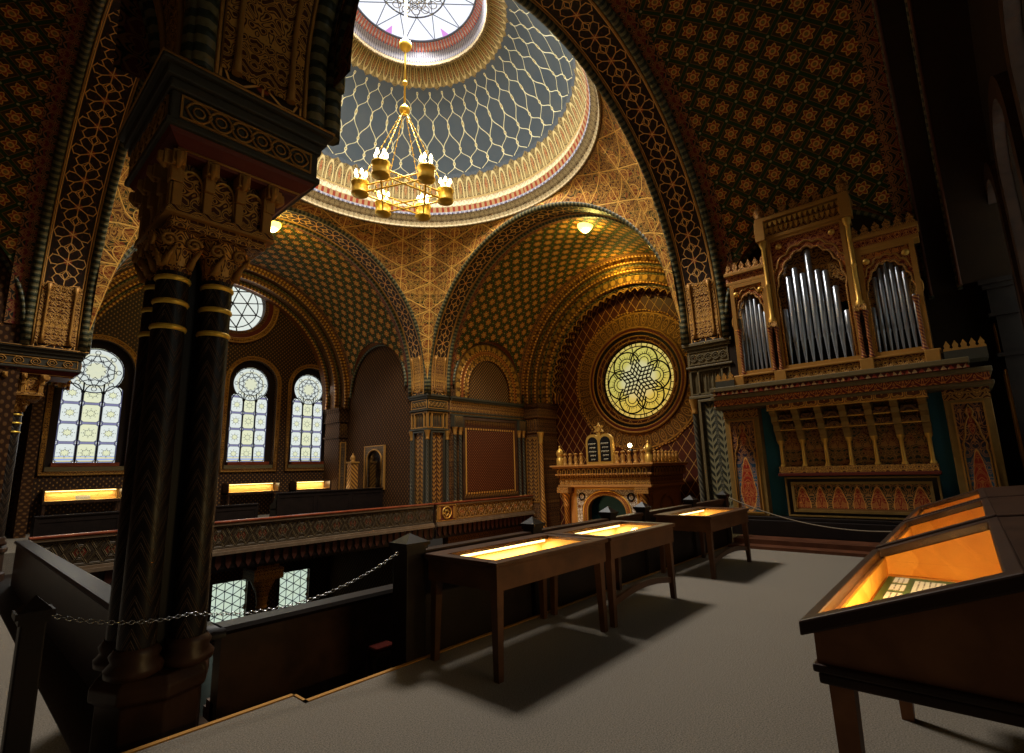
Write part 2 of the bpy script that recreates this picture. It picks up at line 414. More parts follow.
# stained glass
def glass_tall(u,v,p,o):
    cw=1./3.; fx=cen(u/cw+.5); row=v/.66; fy=cen(row)
    ax=ab(fx)*.47; ay=ab(fy)*.66
    dd=mx(mx(ax-.21,ay-.295),(ax+ay)*.7071-.315); r=hyp(fx*.47,fy*.66); th=mth('ARCTAN2',fy*.66,fx*.47); t8=tri(th*(8/(2*PI))); st=r-(.07+.05*t8)
    mid=below(ab(u),.166,.004)
    cream=mix(mid,c8(226,231,226),c8(230,230,186)); cream=mix(noise(p,7.,2.)*.5,cream,c8(196,214,210))
    c=mix(below(dd,0.,.008),c8(172,172,216),cream); c=mix(below(dd+.03,0.,.01)*.0,c,cream)
    c=mix(below(st,0.,.01),c,c8(222,226,188))
    low=below(v,.22,.01); c=mix(low,c,mix(below(tri(v*9.),.5),c8(150,170,220),c8(222,216,170)))
    lead=mx(line(ab(dd),.012)*.9,line(ab(st),.011)*.8,line(ab(r-.16)+mx(.75-t8,0.)*.2,.01)*.6,line(.235-ax,.015))
    kn=hyp(.235-ax,.33-ay); lead=mx(lead,line(ab(kn-.06),.012)); c=mix(below(kn,.055,.006),c,c8(226,230,236)); lead=mx(lead,line(.33-ay,.012)*.85)
    return dict(c=c8(20,20,20),e=mix(lead,c,c8(24,30,52)),es=1.06)
M['glass_tall']=mat('stained_glass_grid',glass_tall,.2)
def glass_round(u,v,p,o):
    r=hyp(u,v); th=mth('ARCTAN2',v,u); k=PI/4; a=ab(th-mth('ROUND',th/k)*k); x=r*cs(a); y=r*sn(a)
    l=mx(line(ab(x-.64),.018),line(ab(x*.924+y*-.383-.36),.016),line(ab(x*.38+y*.92-.3)+mx(r-.7,0.)*.5,.018),line(ab(x*.7-y*.7-.2),.012),line(ab(hyp(x-.8,y)-.09),.014),line(ab(r-.97),.03))
    c=mix(below(r,.35),c8(224,230,224),c8(230,230,196)); c=mix(noise(p,6.,2.)*.4,c,c8(176,200,196)); c=mix(below(ab(r-.72),.05)*.5,c,c8(222,220,176))
    return dict(c=c8(20,20,20),e=mix(l,c,c8(18,22,36)),es=1.)
M['glass_round']=mat('stained_glass_star',glass_round,.2)
def glass_white(u,v,p,o):
    c=mix(noise(p,4.,2.),c8(228,232,224),c8(206,216,208)); return dict(c=c8(20,20,20),e=c,es=1.1)
M['glass_white']=mat('pale_window_glass',glass_white,.2)
def glass_yellow(u,v,p,o):
    r=hyp(u,v); n=noise(p,1.3,2.)
    c=mix(n,c8(186,186,92),c8(226,206,104)); c=mix(below(r,.5,.1)*.6,c,c8(226,222,186)); c=mix(below(v+u*.3,-.25,.4)*.6,c,c8(240,186,60))
    c=mix(smooth(r,.82,.9)*.5,c,c8(236,196,110)); c=mix(below(ab(fr(mth('ARCTAN2',v,u)*6.)-.5),.12)*smooth(r,.6,.62)*.4,c,c8(150,140,60))
    return dict(c=c8(20,20,20),e=c,es=.85)
M['glass_yellow']=mat('yellow_window_glass',glass_yellow,.2)
def glass_tri(u,v,p,o):
    d1,d2,d3=kag(u,v,3.4); l=mx(line(d1,.055),line(d2,.055),line(d3,.055))
    c=mix(noise(p,3.,2.),c8(196,216,206),c8(206,222,190)); return dict(c=c8(20,20,20),e=mix(l,c,c8(16,22,36)),es=.95)
M['glass_tri']=mat('stained_glass_triangles',glass_tri,.2)
def sky(u,v,p,o):
    return dict(c=c8(20,20,20),e=c8(232,236,246),es=1.25)
M['skylight']=mat('skylight_glass',sky,.3)
M['bulb']=mat('lit_bulb',lambda u,v,p,o:dict(c=(1,1,1),e=c8(255,236,180),es=12.),.3)
M['shade']=mat('lit_shade',lambda u,v,p,o:dict(c=(1,1,1),e=c8(255,226,96),es=4.),.3)
M['strip']=mat('lit_strip',lambda u,v,p,o:dict(c=(1,1,1),e=c8(255,226,150),es=4.),.3)
def clear():
    # thin pane: mostly see-through, mirror-like only at grazing angles
    m=bpy.data.materials.new('clear_glass'); m.use_nodes=True; t=m.node_tree; t.nodes.clear()
    o=t.nodes.new('ShaderNodeOutputMaterial'); x=t.nodes.new('ShaderNodeMixShader'); a=t.nodes.new('ShaderNodeBsdfTransparent'); g=t.nodes.new('ShaderNodeBsdfGlossy')
    l=t.nodes.new('ShaderNodeLayerWeight'); l.inputs[0].default_value=.5; f=t.nodes.new('ShaderNodeMath'); f.operation='POWER'; f.inputs[1].default_value=5.; f2=t.nodes.new('ShaderNodeMath'); f2.operation='MULTIPLY_ADD'; f2.inputs[1].default_value=.12; f2.inputs[2].default_value=.012; t.links.new(l.outputs['Facing'],f.inputs[0]); t.links.new(f.outputs[0],f2.inputs[0]); f=f2; g.inputs['Roughness'].default_value=.02
    t.links.new(f.outputs[0],x.inputs[0]); t.links.new(a.outputs[0],x.inputs[1]); t.links.new(g.outputs[0],x.inputs[2]); t.links.new(x.outputs[0],o.inputs[0]); return m
M['glass']=clear()
M['paper']=mat('paper',lambda u,v,p,o:dict(c=mix(below(tri(v*40.),.3)*below(noise(p,60.),.55),c8(214,204,172),c8(110,96,70))),.7)
M['green_book']=mat('green_cloth',c8(78,92,44),.7)
M['carved']=mat('carved_gilt_wood',lambda u,v,p,o:dict(c=mix(mx(filil(u,v,30.,.3),0.),c8(104,62,28),c8(190,134,64)),h=filil(u,v,30.,.3),hs=.6),.42,.2)
M['ark']=mat('ark_gilt',lambda u,v,p,o:dict(c=mix(noise(p,8.),c8(166,112,56),c8(190,134,72))),.45,.15)
M['white_inlay']=mat('white_inlay',lambda u,v,p,o:dict(c=mix(filil(u,v,16.,.3),c8(216,206,186),c8(110,70,34))),.5)
M['pipe']=mat('pipe_metal',lambda u,v,p,o:dict(c=mix(noise(p,6.),c8(150,156,164),c8(178,180,184))),.28,.75)
# ------------------------------------------------------------------ camera
def cam():
    c=bpy.data.cameras.new('camera'); o=bpy.data.objects.new('camera',c); COL.objects.link(o); sc.camera=o
    c.sensor_fit='HORIZONTAL'; c.sensor_width=36.; c.lens=504.9/1024*36; c.clip_start=.05; c.clip_end=200
    yaw,pit,rol=[math.radians(x) for x in (48.536,10.497,-1.59)]
    f=Vector((math.sin(yaw)*math.cos(pit),math.cos(yaw)*math.cos(pit),math.sin(pit)))
    r=Vector((math.cos(yaw),-math.sin(yaw),0)); u=r.cross(f)
    r2=r*math.cos(rol)+u*math.sin(rol); u2=-r*math.sin(rol)+u*math.cos(rol)
    o.matrix_world=Matrix(((r2.x,u2.x,-f.x,-1.914),(r2.y,u2.y,-f.y,-4.777),(r2.z,u2.z,-f.z,1.5),(0,0,0,1)))
cam()
ZS=4.856; ZE=4.4; GZ=-4.5
TRIM=[0]
def trim(mb,m,parent=None,name=None):
    if parent is not None: return mb.build(name or 'trim',m,parent)
    TRIM[0]+=1; return mb.build('trim_%d'%TRIM[0],m,None,'structure')
# frames: s outward from the square's edge, t along it (centre 0)
FR={'E':lambda s,t,z:(10+s,5+t,z),'N':lambda s,t,z:(5+t,10+s,z),'S':lambda s,t,z:(5+t,-s,z),'W':lambda s,t,z:(-s,5+t,z)}
def wall(name,outer,fn,m,holes=(),th=.3):
    mb=MB(); mb.poly(outer,fn,holes,0.); mb.poly(outer,fn,holes,th); mb.rim(outer,fn,0,th)
    for h in holes: mb.rim(h,fn,0,th)
    return mb.build(name,m,None,'structure')
# ------------------------------------------------------------------ floors
def floors():
    mb=MB(); ed=[(-6,-1.03),(-.08,-1.03),(-.08,-1.2),(10,-1.2),(10,-5.9),(-6,-5.9)]
    F=lambda a,b,d=0.:(a,b,d)
    mb.prism(ed,F,-.5,0.)
    mb.build('floor_carpet',M['carpet'],None,'structure')
    mb=MB(); mb.prism([(-6,-1.03),(-1.22,-1.03),(-1.22,11.3),(10,11.3),(10,16.9),(-6,16.9)],F,-.5,0.); mb.build('floor_gallery',M['carpet'],None,'structure')
    mb=MB(); mb.box((-1.2,-1.2,-.75),(10,-.02,-.45)); mb.box((-1.2,-.02,-.75),(-.5,9.6,-.45)); mb.box((-1.2,9.6,-.75),(10,11.3,-.45)); mb.box((10,9.62,-.75),(15.4,9.98,-.45))
    mb.build('floor_tier',M['black_wood'],None,'structure')
    mb=MB(); mb.box((-7,-6,GZ-.2),(18,18,GZ)); mb.build('floor_nave',M['dark_wood'],None,'structure')
    mb=MB()
    for a,b in (((-1.22,-1.03),(-.08,-1.03)),((-.08,-1.03),(-.08,-1.2)),((-.08,-1.2),(10,-1.2))):
        x0,x1=sorted((a[0],b[0])); y0,y1=sorted((a[1],b[1])); mb.box((x0-.0,y0-.025,-.03),(x1+.02,y1+.012,.008))
    trim(mb,M['gold_dull'])
    mb=MB(); mb.box((7.95,-4.68,0),(8.75,-1.25,.05)); mb.box((8.25,-4.68,.05),(8.8,-1.25,.13)); trim(mb,M['step_wood'])
floors()
# ------------------------------------------------------------------ vaults
def vault_arm(nm,D,s0,s1,sc_,r,end_face=True,sides=(1,-1),RV=5.0):
    F=FR[D]; mb=MB()
    # main barrel above lunette height, then the two lower flanks left beside the lunettes
    th0=math.asin(min(1,r/RV))
    def P(th,s): return F(s,RV*math.cos(th),ZS+RV*math.sin(th))
    mb.grid(P,lin(th0,PI-th0,48),lin(s0,s1,12),lambda a,s:(RV*a,s))
    n=14
    for sd in (0,1):
        for k in range(n):
            a0,a1=th0*k/n,th0*(k+1)/n
            for side in (0,1):
                q=[]
                for a in (a0,a1):
                    h=RV*math.sin(a); w=math.sqrt(max(0,r*r-h*h))
                    e=(s0,max(s0,sc_-w)) if side==0 else (min(s1,sc_+w),s1)
                    q.append((a,e))
                pts=[];uv=[]
                for a,e,w in ((q[0][0],q[0][1],0),(q[0][0],q[0][1],1),(q[1][0],q[1][1],1),(q[1][0],q[1][1],0)):
                    aa=a if sd==0 else PI-a
                    pts.append(P(aa,e[w])); uv.append((RV*aa,e[w]))
                mb.face(pts,uv,True)
    # cross barrels of the lunettes
    for sd in (1,-1):
        def Q(i,j):
            ph=PI*i/32; h=r*math.sin(ph); tin=math.sqrt(max(0,RV*RV-h*h)); t=RV+(tin-RV)*j
            return F(sc_+r*math.cos(ph),sd*t,ZS+h)
        mb.grid(Q,list(range(33)),[0,.5,1],lambda i,j:(r*PI*i/32,j*.9))
    o=mb.build('ceiling_'+nm,M['vault'],None,'structure')
    # groin + lunette edge mouldings
    for sd in (1,-1):
        mb=MB(); mb.tube([F(sc_+(r-.05)*math.cos(PI*i/32),sd*4.93,ZS+(r-.05)*math.sin(PI*i/32)) for i in range(33)],.055,6)
        g=mb.build('lunette_roll',M['roll'],o)
        mb=MB()
        def Q(i,j):
            ph=PI*i/40; rr=r-.0; h=rr*math.sin(ph); tin=math.sqrt(max(0,RV*RV-h*h)); e=min(1,.34/max(.02,RV-tin)); 
            return F(sc_+rr*.985*math.cos(ph),sd*(RV+(tin-RV)*min(1.,e)*j-.015),ZS+h*.985)
        mb.grid(Q,list(range(41)),[0,1],lambda i,j:(r*PI*i/40,j*.34)); mb.build('lunette_border',M['vault_border'],o)
    # border bands at both ends of the barrel
    for (a,b) in ((s0,s0+.34),(s1-.34,s1)):
        mb=MB(); mb.grid(lambda t,s:F(s,(RV-.02)*math.cos(t),ZS+(RV-.02)*math.sin(t)),lin(.0,PI,64),[a,b],lambda t,s:(RV*t,s)); mb.build('border_band',M['vault_border'],o)
        e=a if a==s0 else b
        mb=MB(); mb.tube([F(e,(RV-.03)*math.cos(PI*i/64),ZS+(RV-.03)*math.sin(PI*i/64)) for i in range(65)],.025 if D=='S' else .06,6); mb.build('edge_roll',M['gold_dull' if D=='S' else 'roll_gold'],o)
    return o
LUN={'E':(3.25,2.05),'N':(3.25,2.05),'S':(2.9,1.9),'W':(3.4,2.4)}
vault_arm('east',"E",1,5.5,*LUN['E']); vault_arm('north','N',1,5.5,*LUN['N']); vault_arm('south','S',1,4.7,*LUN['S']); vault_arm('west','W',1,6.,*LUN['W'])
# ------------------------------------------------------------------ the four great arches (soffit s 0..1) and the two small corner arches
M['lead_blue']=mat('blue_grey_lead',c8(110,120,150),.5)
M['maroon_dark']=mat('dark_brown_paint',c8(34,20,15),.6)
def great_arch(F,R0,a0=0.,a1=PI,foot=(True,True),W=1.,c=0.):
    """F(s,t,z); arch of radius R0 centred t=c springing at ZS, stilted down to ZE"""
    st=ZS-ZE; L=R0*PI
    def P(q,s,rr=0.):
        r=R0-rr
        if q<0: return F(s,c+r,ZS+q)
        if q>L: return F(s,c-r,ZS-(q-L))
        a=q/R0; return F(s,c+r*math.cos(a),ZS+r*math.sin(a))
    qs=[-st]+lin(0,L,72)+[L+st]
    mb=MB(); mb.grid(lambda q,s:P(q,s),qs,[0.0,W],lambda q,s:(q,s)); 
    # end faces (towards the dome and towards the vault)
    for s in (0.,W):
        mb.grid(lambda q,k,s=s:P(q,s,-k),qs,[0.,.12],lambda q,k:(q,k))
    o=trim(mb,M['stone_dark'])
    mb=MB(); mb.grid(lambda q,s:P(q,s,.012),qs,[.14*W,.86*W],lambda q,s:(q,(s-.14*W)/W/.9)); mb.build('soffit_band',M['band_rosette'],o)
    for s,m in ((0.02,'roll'),(W-.02,'roll')):
        mb=MB(); mb.tube([P(q,s) for q in qs],.085,8); mb.build('edge_roll',M[m],o)
    for s in (.125*W,.875*W):
        mb=MB(); mb.tube([P(q,s,.012) for q in qs],.02,5); mb.build('gilt_fillet',M['gold_dull'],o)
    # foot panels with little columns
    for k,(qa,qb) in enumerate(((-st+.1,1.0),(L+st-.1,L-1.0))):
        if not foot[k]: continue
        ql=lin(qa,qb,8)
        mb=MB(); mb.grid(lambda q,s:P(q,s,.03),ql,[.16*W,.84*W],lambda q,s:(s,q)); f=mb.build('foot_panel',M['gold_fili'],o)
        for s in (.27*W,.73*W):
            mb=MB(); mb.tube([P(q,s,.045) for q in ql],[.042*W,.028*W]+[.024*W]*5+[.028*W,.045*W],8); mb.build('foot_colonnette',M['gold_dull'],o)
        mb=MB(); mb.grid(lambda q,s:P(q,s,.035),lin(qb-(qb-qa)*.24,qb,4),[.2*W,.8*W],lambda q,s:(s,q)); mb.build('foot_crest',M['gold_fili'],o)
    return o
for D in 'ENSW': great_arch(FR[D],4.95)
# corner arches springing from the free standing column
great_arch(lambda s,t,z:(-s-.1,-2.85+t,z),1.83,foot=(True,False),W=.9)
great_arch(lambda s,t,z:(-3.4+t,-s,z),2.38,foot=(True,False))
# ------------------------------------------------------------------ pendentives, ring and dome
DC=(5.22,4.78); DZ=9.4; DR=4.785; RR=4.72; RZ=10.12
def pendentives():
    for k in range(4):
        c=PI/4+PI/2*k; mb=MB()
        def P(a,j):
            ph=c+a; m=max(abs(math.cos(ph)),abs(math.sin(ph))); ro=4.95/m
            zb=ZS+math.sqrt(max(0,4.95**2*2-ro*ro)) if ro*ro<2*4.95**2 else ZS
            b=Vector((5+ro*math.cos(ph),5+ro*math.sin(ph),zb)); rt=RR+.12
            e=Vector((DC[0]+rt*math.cos(ph),DC[1]+rt*math.sin(ph),RZ-.12))
            ww=j; q=b.lerp(e,ww); h=math.sin(PI*ww)*.06*(e-b).length
            return q+Vector((math.cos(ph)*h,math.sin(ph)*h,h*.6))
        mb.grid(P,lin(-PI/4,PI/4,36),lin(0,1,10),lambda a,j:(a*math.hypot(P(a,j).x-5,P(a,j).y-5),-(1-j)*(P(a,1)-P(a,0)).length*1.05))
        mb.build('ceiling_pendentive',M['pend'],None,'structure')
pendentives()
def ring(r0,z0,r1,z1,m,name,parent,vs=1.,n=96):
    L=math.hypot(r1-r0,z1-z0); mb=MB()
    mb.grid(lambda a,j:(DC[0]+(r0+(r1-r0)*j)*math.cos(a),DC[1]+(r0+(r1-r0)*j)*math.sin(a),z0+(z1-z0)*j),[2*PI*i/n for i in range(n)],[0,1],lambda a,j:(a*4.7,j*L*vs),cu=True)
    return mb.build(name,m,parent)
def ringroll(r,z,rad,m,name,parent,n=96):
    mb=MB(); mb.tube([(DC[0]+r*math.cos(2*PI*i/n),DC[1]+r*math.sin(2*PI*i/n),z) for i in range(n)],rad,6,True); return mb.build(name,m,parent)
def dome_():
    PF=[(4.58,10.78),(4.43,11.22),(4.24,11.62),(4.03,11.98),(3.78,12.33),(3.3,12.92),(2.98,13.26),(2.65,13.55),(2.36,13.79),(2.07,14.0)]
    def pf(x):
        i=min(len(PF)-2,int(x)); w=x-i; return (PF[i][0]*(1-w)+PF[i+1][0]*w,PF[i][1]*(1-w)+PF[i+1][1]*w)
    a0,a1,ab_,at=2.,7.,0.,9.
    def P(t,j,a,b):
        r,z=pf(a+(b-a)*j); return (DC[0]+r*math.cos(t),DC[1]+r*math.sin(t),z)
    n=120; T=[2*PI*i/n for i in range(n)]
    mb=MB(); mb.grid(lambda t,j:P(t,j,a0,a1),T,lin(0,1,10),lambda t,j:(t*84/(2*PI),j*4.8+.3),cu=True)
    o=mb.build('ceiling_dome',M['dome'],None,'structure')
    mb=MB(); mb.grid(lambda t,j:P(t,j,ab_,a0+.0),T,lin(0,1,6),lambda t,j:(t*44/(2*PI),j),cu=True); mb.build('lower_border',M['lamb_up'],o)
    rt,zt=PF[-1]
    mb=MB(); mb.grid(lambda t,j:P(t,j,a1,at),T,lin(0,1,6),lambda t,j:(t*36/(2*PI),j),cu=True); mb.build('upper_border',M['lamb_dn'],o)
    rb=PF[0][0]
    # cornice ring, bottom to top
    ring(RR+.14,RZ-.16,RR+.05,RZ+.02,M['ring_cream'],'cream_band',o); ringroll(RR+.1,RZ-.14,.04,M['ring_cream'],'ring_roll',o)
    ring(RR+.05,RZ+.02,RR-.12,RZ+.2,M['ring_cream'],'cream_band',o); ring(RR-.12,RZ+.2,RR-.14,RZ+.27,M['ring_blue'],'blue_band',o)
    ring(RR-.14,RZ+.27,RR-.2,RZ+.42,M['ring_red'],'red_band',o); ringroll(RR-.16,RZ+.45,.05,M['ring_cream'],'ring_roll',o)
    ring(RR-.2,RZ+.42,rb,10.8,M['ring_cream'],'cream_band',o)
    # oculus
    ringroll(rt,zt,.06,M['ring_cream'],'ring_roll',o)
    ring(rt,zt,rt-.04,zt+.08,M['ring_cream'],'cream_band',o); ring(rt-.04,zt+.08,rt-.14,zt+.36,M['ring_blue'],'blue_band',o); ring(rt-.14,zt+.36,rt-.3,zt+.55,M['ring_dots'],'dotted_band',o)
    ro=rt-.3; zo=zt+.55
    w=bpy.data.objects.new('window_9',None); COL.objects.link(w); w['kind']='structure'; w.location=(DC[0],DC[1],zo); w['_w']=tuple(w.location)
    mb=MB(); mb.poly([(DC[0]+ro*math.cos(2*PI*i/64),DC[1]+ro*math.sin(2*PI*i/64)) for i in range(64)],lambda a,b,d:(a,b,zo+.05)); mb.build('window_pane',M['skylight'],w)
    mb=MB()
    def C(r,a): return (DC[0]+r*math.cos(a),DC[1]+r*math.sin(a),zo+.03)
    for k in range(12):
        a=2*PI*k/12; b=a+2*PI*5/12; mb.tube([C(ro,a),C(ro,b)],.012,5)
    mb.tube([C(ro*.52,2*PI*i/48) for i in range(48)],.022,5,True); mb.tube([C(ro*.99,2*PI*i/64) for i in range(64)],.03,5,True); mb.build('leading',M['lead_blue'],w)
    mb=MB()
    for k in range(16):
        a=2*PI*k/16
        for q in (.1,.2,.3,.4): mb.tube([C(ro*(q+.07*math.cos(i*PI/5)),a+.16*math.sin(i*PI/5)) for i in range(10)],.014,4,True)
    mb.build('tracery',M['ring_blue'],w)
    mb=MB()
    for k in range(6):
        a=2*PI*k/6+.3; mb.face([C(ro*.97,a-.06),C(ro*.97,a+.06),C(ro*.8,a)])
    mb.build('pink_pane',mat('pink_glass',lambda u,v,p,o:dict(c=(0,0,0),e=c8(222,150,226),es=1.1)),w)
    return ro,zo
OCU=dome_()
# ------------------------------------------------------------------ walls
def lun_wall(D,sd,name,m,s1,z0=GZ,th=.3,holes=()):
    F=FR[D]; s_c,r=LUN[D]
    out=[(0.98,z0),(s1,z0),(s1,ZS)]+[(s_c+r*math.cos(PI*i/32),ZS+r*math.sin(PI*i/32)) for i in range(33)]+[(.98,ZS)]
    return wall(name,out,lambda a,b,d:F(a,sd*(5+d),b),m,holes,th)
lun_wall('E',1,'wall_east_north',M['brown_fili'],7.0); lun_wall('E',-1,'wall_east_south',M['wall_brown'],7.0)
lun_wall('N',1,'wall_north_east',M['wall_brown'],6.9); wall('wall_north_west',[(15.4,GZ),(16.85,GZ),(16.85,ZS),(15.4,ZS)],YZ(-.02),M['wall_brown'],(),-.25); wall('wall_northwest',[(-6.2,GZ),(-.0,GZ),(-.0,10),(-6.2,10)],XZ(16.9),M['wall_brown'],(),.2)
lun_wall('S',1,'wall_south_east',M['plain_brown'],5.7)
lun_wall('W',1,'wall_west_north',M['wall_brown'],6.0)
def big_out(z0=GZ,R_=5.0): return [(-5.,z0),(5.,z0)]+[(R_*math.cos(PI*i/64),ZS+R_*math.sin(PI*i/64)) for i in range(65)]
def lobed(cx,w,z0,zt,rc):
    """window outline: straight lower lights, pinched neck and round head"""
    zc=zt-rc; h=w/2; a=math.asin(min(1,(h*.72)/rc)); zn=zc-rc*math.cos(a)
    pts=[(cx-h,z0),(cx+h,z0),(cx+h,zn-.16)]
    pts+=[(cx+h-.02,zn-.06),(cx+h*.86,zn+.02)]
    pts+=[(cx+rc*math.sin(a+(2*PI-2*a)*i/28),zc-rc*math.cos(a+(2*PI-2*a)*i/28)) for i in range(29)]
    pts+=[(cx-h*.86,zn+.02),(cx-h+.02,zn-.06),(cx-h,zn-.16)]
    return pts,zc,zn
def circ(cx,cz,r,n=48): return [(cx+r*math.cos(2*PI*i/n),cz+r*math.sin(2*PI*i/n)) for i in range(n)]
def arched(cx,hw,z0,zt,n=20): return [(cx-hw,z0),(cx+hw,z0)]+[(cx+hw*math.cos(PI*i/n),zt-hw+hw*math.sin(PI*i/n)) for i in range(n+1)]
WN=[]
for k,(cx,w) in enumerate(((1.33,1.62),(3.86,1.5),(6.40,1.46),(8.90,1.42))):
    WN.append((k+1,cx,w,)+lobed(cx,w,2.12,6.02,w*.485))
NY=16.8
low=[[(x-.62,-4.2),(x+.62,-4.2),(x+.62,-2.35),(x-.62,-2.35)] for x in (3.5,6.02,8.52)]
ROSE=(5.45,8.62,1.22); 
wall('wall_north',[(a+5,b) for a,b in big_out()],XZ(NY),M['wall_dots'],[arched(w[1],w[2]/2+.24,1.84,6.3) for w in WN]+[circ(*ROSE)]+low,.45)
def window(n,loc=(0,0,0)):
    w=bpy.data.objects.new('window_%d'%n,None); COL.objects.link(w); w['kind']='structure'; w.location=loc; w['_w']=tuple(loc); return w
for (n,cx,w,out,zc,zn) in WN:
    W_=window(n,(cx,NY,2.12)); f=XZ(NY)
    low_=[p for p in out if p[1]<=zn+.03]; 
    mb=MB(); mb.poly(out,f,(),.32,uvf=lambda a,b:((a-cx)/w,b-2.12)); mb.build('window_pane',M['glass_tall'],W_)
    mb=MB(); mb.poly(arched(cx,w/2+.24,1.84,6.3),f,[out],.28); mb.rim(out,f,.28,.33); mb.build('recess_plate',M['maroon_dark'],W_)
    rc=w*.485; mb=MB(); mb.poly(circ(cx,zc,rc*.99,40),f,(),.31,uvf=lambda a,b:((a-cx)/rc,(b-zc)/rc)); mb.build('star_pane',M['glass_round'],W_)
    mb=MB()
    for x in (-w/6,w/6): mb.tube([(cx+x,NY+.3,2.12),(cx+x,NY+.3,zn+.1)],.025,5)
    for x in (-w/3,0,w/3):
        mb.tube([(cx+x+w/6*.86*math.cos(PI*i/10),NY+.3,zn-.26+.3*math.sin(PI*i/10)) for i in range(11)],.018,5)
    mb.build('leading',M['black'],W_)
    fo=arched(cx,w/2+.36,1.72,6.42); fi=arched(cx,w/2+.24,1.84,6.3)
    mb=MB(); mb.prism(fo,f,-.05,0.01,[fi]); mb.build('window_frame',M['gold_fili'],W_)
    mb=MB(); mb.tube([(a,NY-.05,b) for a,b in fo],.028,6,True); mb.tube([(a,NY-.04,b) for a,b in fi],.022,6,True); mb.build('frame_fillet',M['gold_dull'],W_)
    mb=MB(); mb.box((cx-w/2-.06,NY-.02,2.0),(cx+w/2+.06,NY+.34,2.12)); mb.build('window_sill',M['red_wood'],W_)
    mb=MB(); mb.box((cx-w/2-.2,NY-.03,1.84),(cx+w/2+.2,NY+.0,1.99)); mb.build('sill_ledge',M['stone'],W_)
W_=window(5,(ROSE[0],NY,ROSE[1])); cx,cz,r=ROSE
mb=MB(); mb.poly(circ(*ROSE),XZ(NY),(),.3,uvf=lambda a,b:((a-cx)/r,(b-cz)/r)); mb.build('window_pane',M['glass_white'],W_)
mb=MB(); y=NY+.27
def pr(rr,a): return (cx+rr*math.cos(a),y,cz+rr*math.sin(a))
for k in range(6):
    a=k*PI/3+.2
    mb.tube([pr(0,0),pr(r*.48,a),pr(r*.83,a+PI/6)],.026,5); mb.tube([pr(r*.48,a),pr(r*.83,a-PI/6)],.026,5)
    mb.tube([pr(r*.48,a),pr(r*.48,a+PI/3)],.022,5); mb.tube([pr(r*.83,a+PI/6),pr(r,a+PI/6)],.026,5); mb.tube([pr(r*.48,a),pr(r,a)],.022,5)
mb.tube([pr(r*.83,2*PI*i/40) for i in range(40)],.022,5,True); mb.build('leading',M['black'],W_)
for ro,ri,dep,m in ((r+.5,r+.34,-.1,'gold_fili'),(r+.34,r+.14,-.04,'maroon'),(r+.14,r-.0,-.02,'brown_fili')):
    mb=MB(); mb.prism(circ(cx,cz,ro),XZ(NY),dep,.02,[circ(cx,cz,ri)]); mb.build('window_frame',M[m],W_)
mb=MB(); mb.tube([(a,NY-.11,b) for a,b in circ(cx,cz,r+.5)],.035,6,True); mb.tube([(a,NY-.09,b) for a,b in circ(cx,cz,r+.33)],.03,6,True); mb.build('frame_fillet',M['gold_dull'],W_)
for k,x in enumerate((3.5,6.02,8.52)):
    W_=window(10+k,(x,NY,-3.3)); mb=MB()
    o_=[(x-.6,-4.15),(x+.6,-4.15),(x+.6,-3.5),(x+.52,-3.42),(x+.6,-3.3),(x+.6,-2.9),(x+.54,-2.8),(x+.6,-2.7),(x+.6,-2.4),(x-.6,-2.4),(x-.6,-2.7),(x-.54,-2.8),(x-.6,-2.9),(x-.6,-3.3),(x-.52,-3.42),(x-.6,-3.5)]
    mb.poly(o_,XZ(NY),(),.1); mb.build('window_pane',M['glass_tri'],W_)
    mb=MB(); mb.prism([(x-.75,-4.3),(x+.75,-4.3),(x+.75,-2.25),(x-.75,-2.25)],XZ(NY),-.04,.0,[[(x-.62,-4.18),(x+.62,-4.18),(x+.62,-2.36),(x-.62,-2.36)]]); mb.build('window_frame',M['dark_wood'],W_)
# ------------------------------------------------------------------ stepped end arches
def end_arch(D,steps,s_legs,z0=GZ,scal=None,half=PI):
    F=FR[D]
    for (Ro,Ri,s0,s1,m) in steps:
        n=180 if m=='scallop' else 72; mb=MB()
        def ringp(Rr): return [(Rr,0 if False else ZE)]+[(Rr*math.cos(half*i/n),ZS+Rr*math.sin(half*i/n)) for i in range(n+1)]+([(-Rr,ZE)] if half>3.1 else [])
        o,i_=ringp(Ro),ringp(Ri); L=0
        if scal and m=='scallop':
            i_=[(i_[0])]+[((Ri+.15*abs(math.sin(36*PI*k/n*1.0)))*math.cos(half*k/n),ZS+(Ri+.15*abs(math.sin(36*PI*k/n)))*math.sin(half*k/n)) for k in range(n+1)]+[i_[-1]]
        for k in range(len(o)-1):
            l=math.hypot(o[k+1][0]-o[k][0],o[k+1][1]-o[k][1]); 
            mb.face([F(s0,*o[k]),F(s0,*o[k+1]),F(s0,*i_[k+1]),F(s0,*i_[k])],[(L,0),(L+l,0),(L+l,Ro-Ri),(L,Ro-Ri)])
            mb.face([F(s0,*i_[k]),F(s0,*i_[k+1]),F(s1,*i_[k+1]),F(s1,*i_[k])],[(L,Ro-Ri),(L+l,Ro-Ri),(L+l,Ro-Ri+s1-s0),(L,Ro-Ri+s1-s0)]); L+=l
        t=trim(mb,M[m])
        mb=MB(); mb.tube([F(s0,a,b) for a,b in (i_ if m=='scallop' else ringp(Ri+.02))],.03 if m=='scallop' or D=='S' else .05,6); mb.build('edge_roll',M['gold_dull' if m=='scallop' else 'step_wood' if D=='S' else 'roll_gold'],t)
        mb=MB(); mb.tube([F(s0-.01,a,b) for a,b in ringp(Ro-.04)],.04,6); mb.build('outer_roll',M['roll'],t)
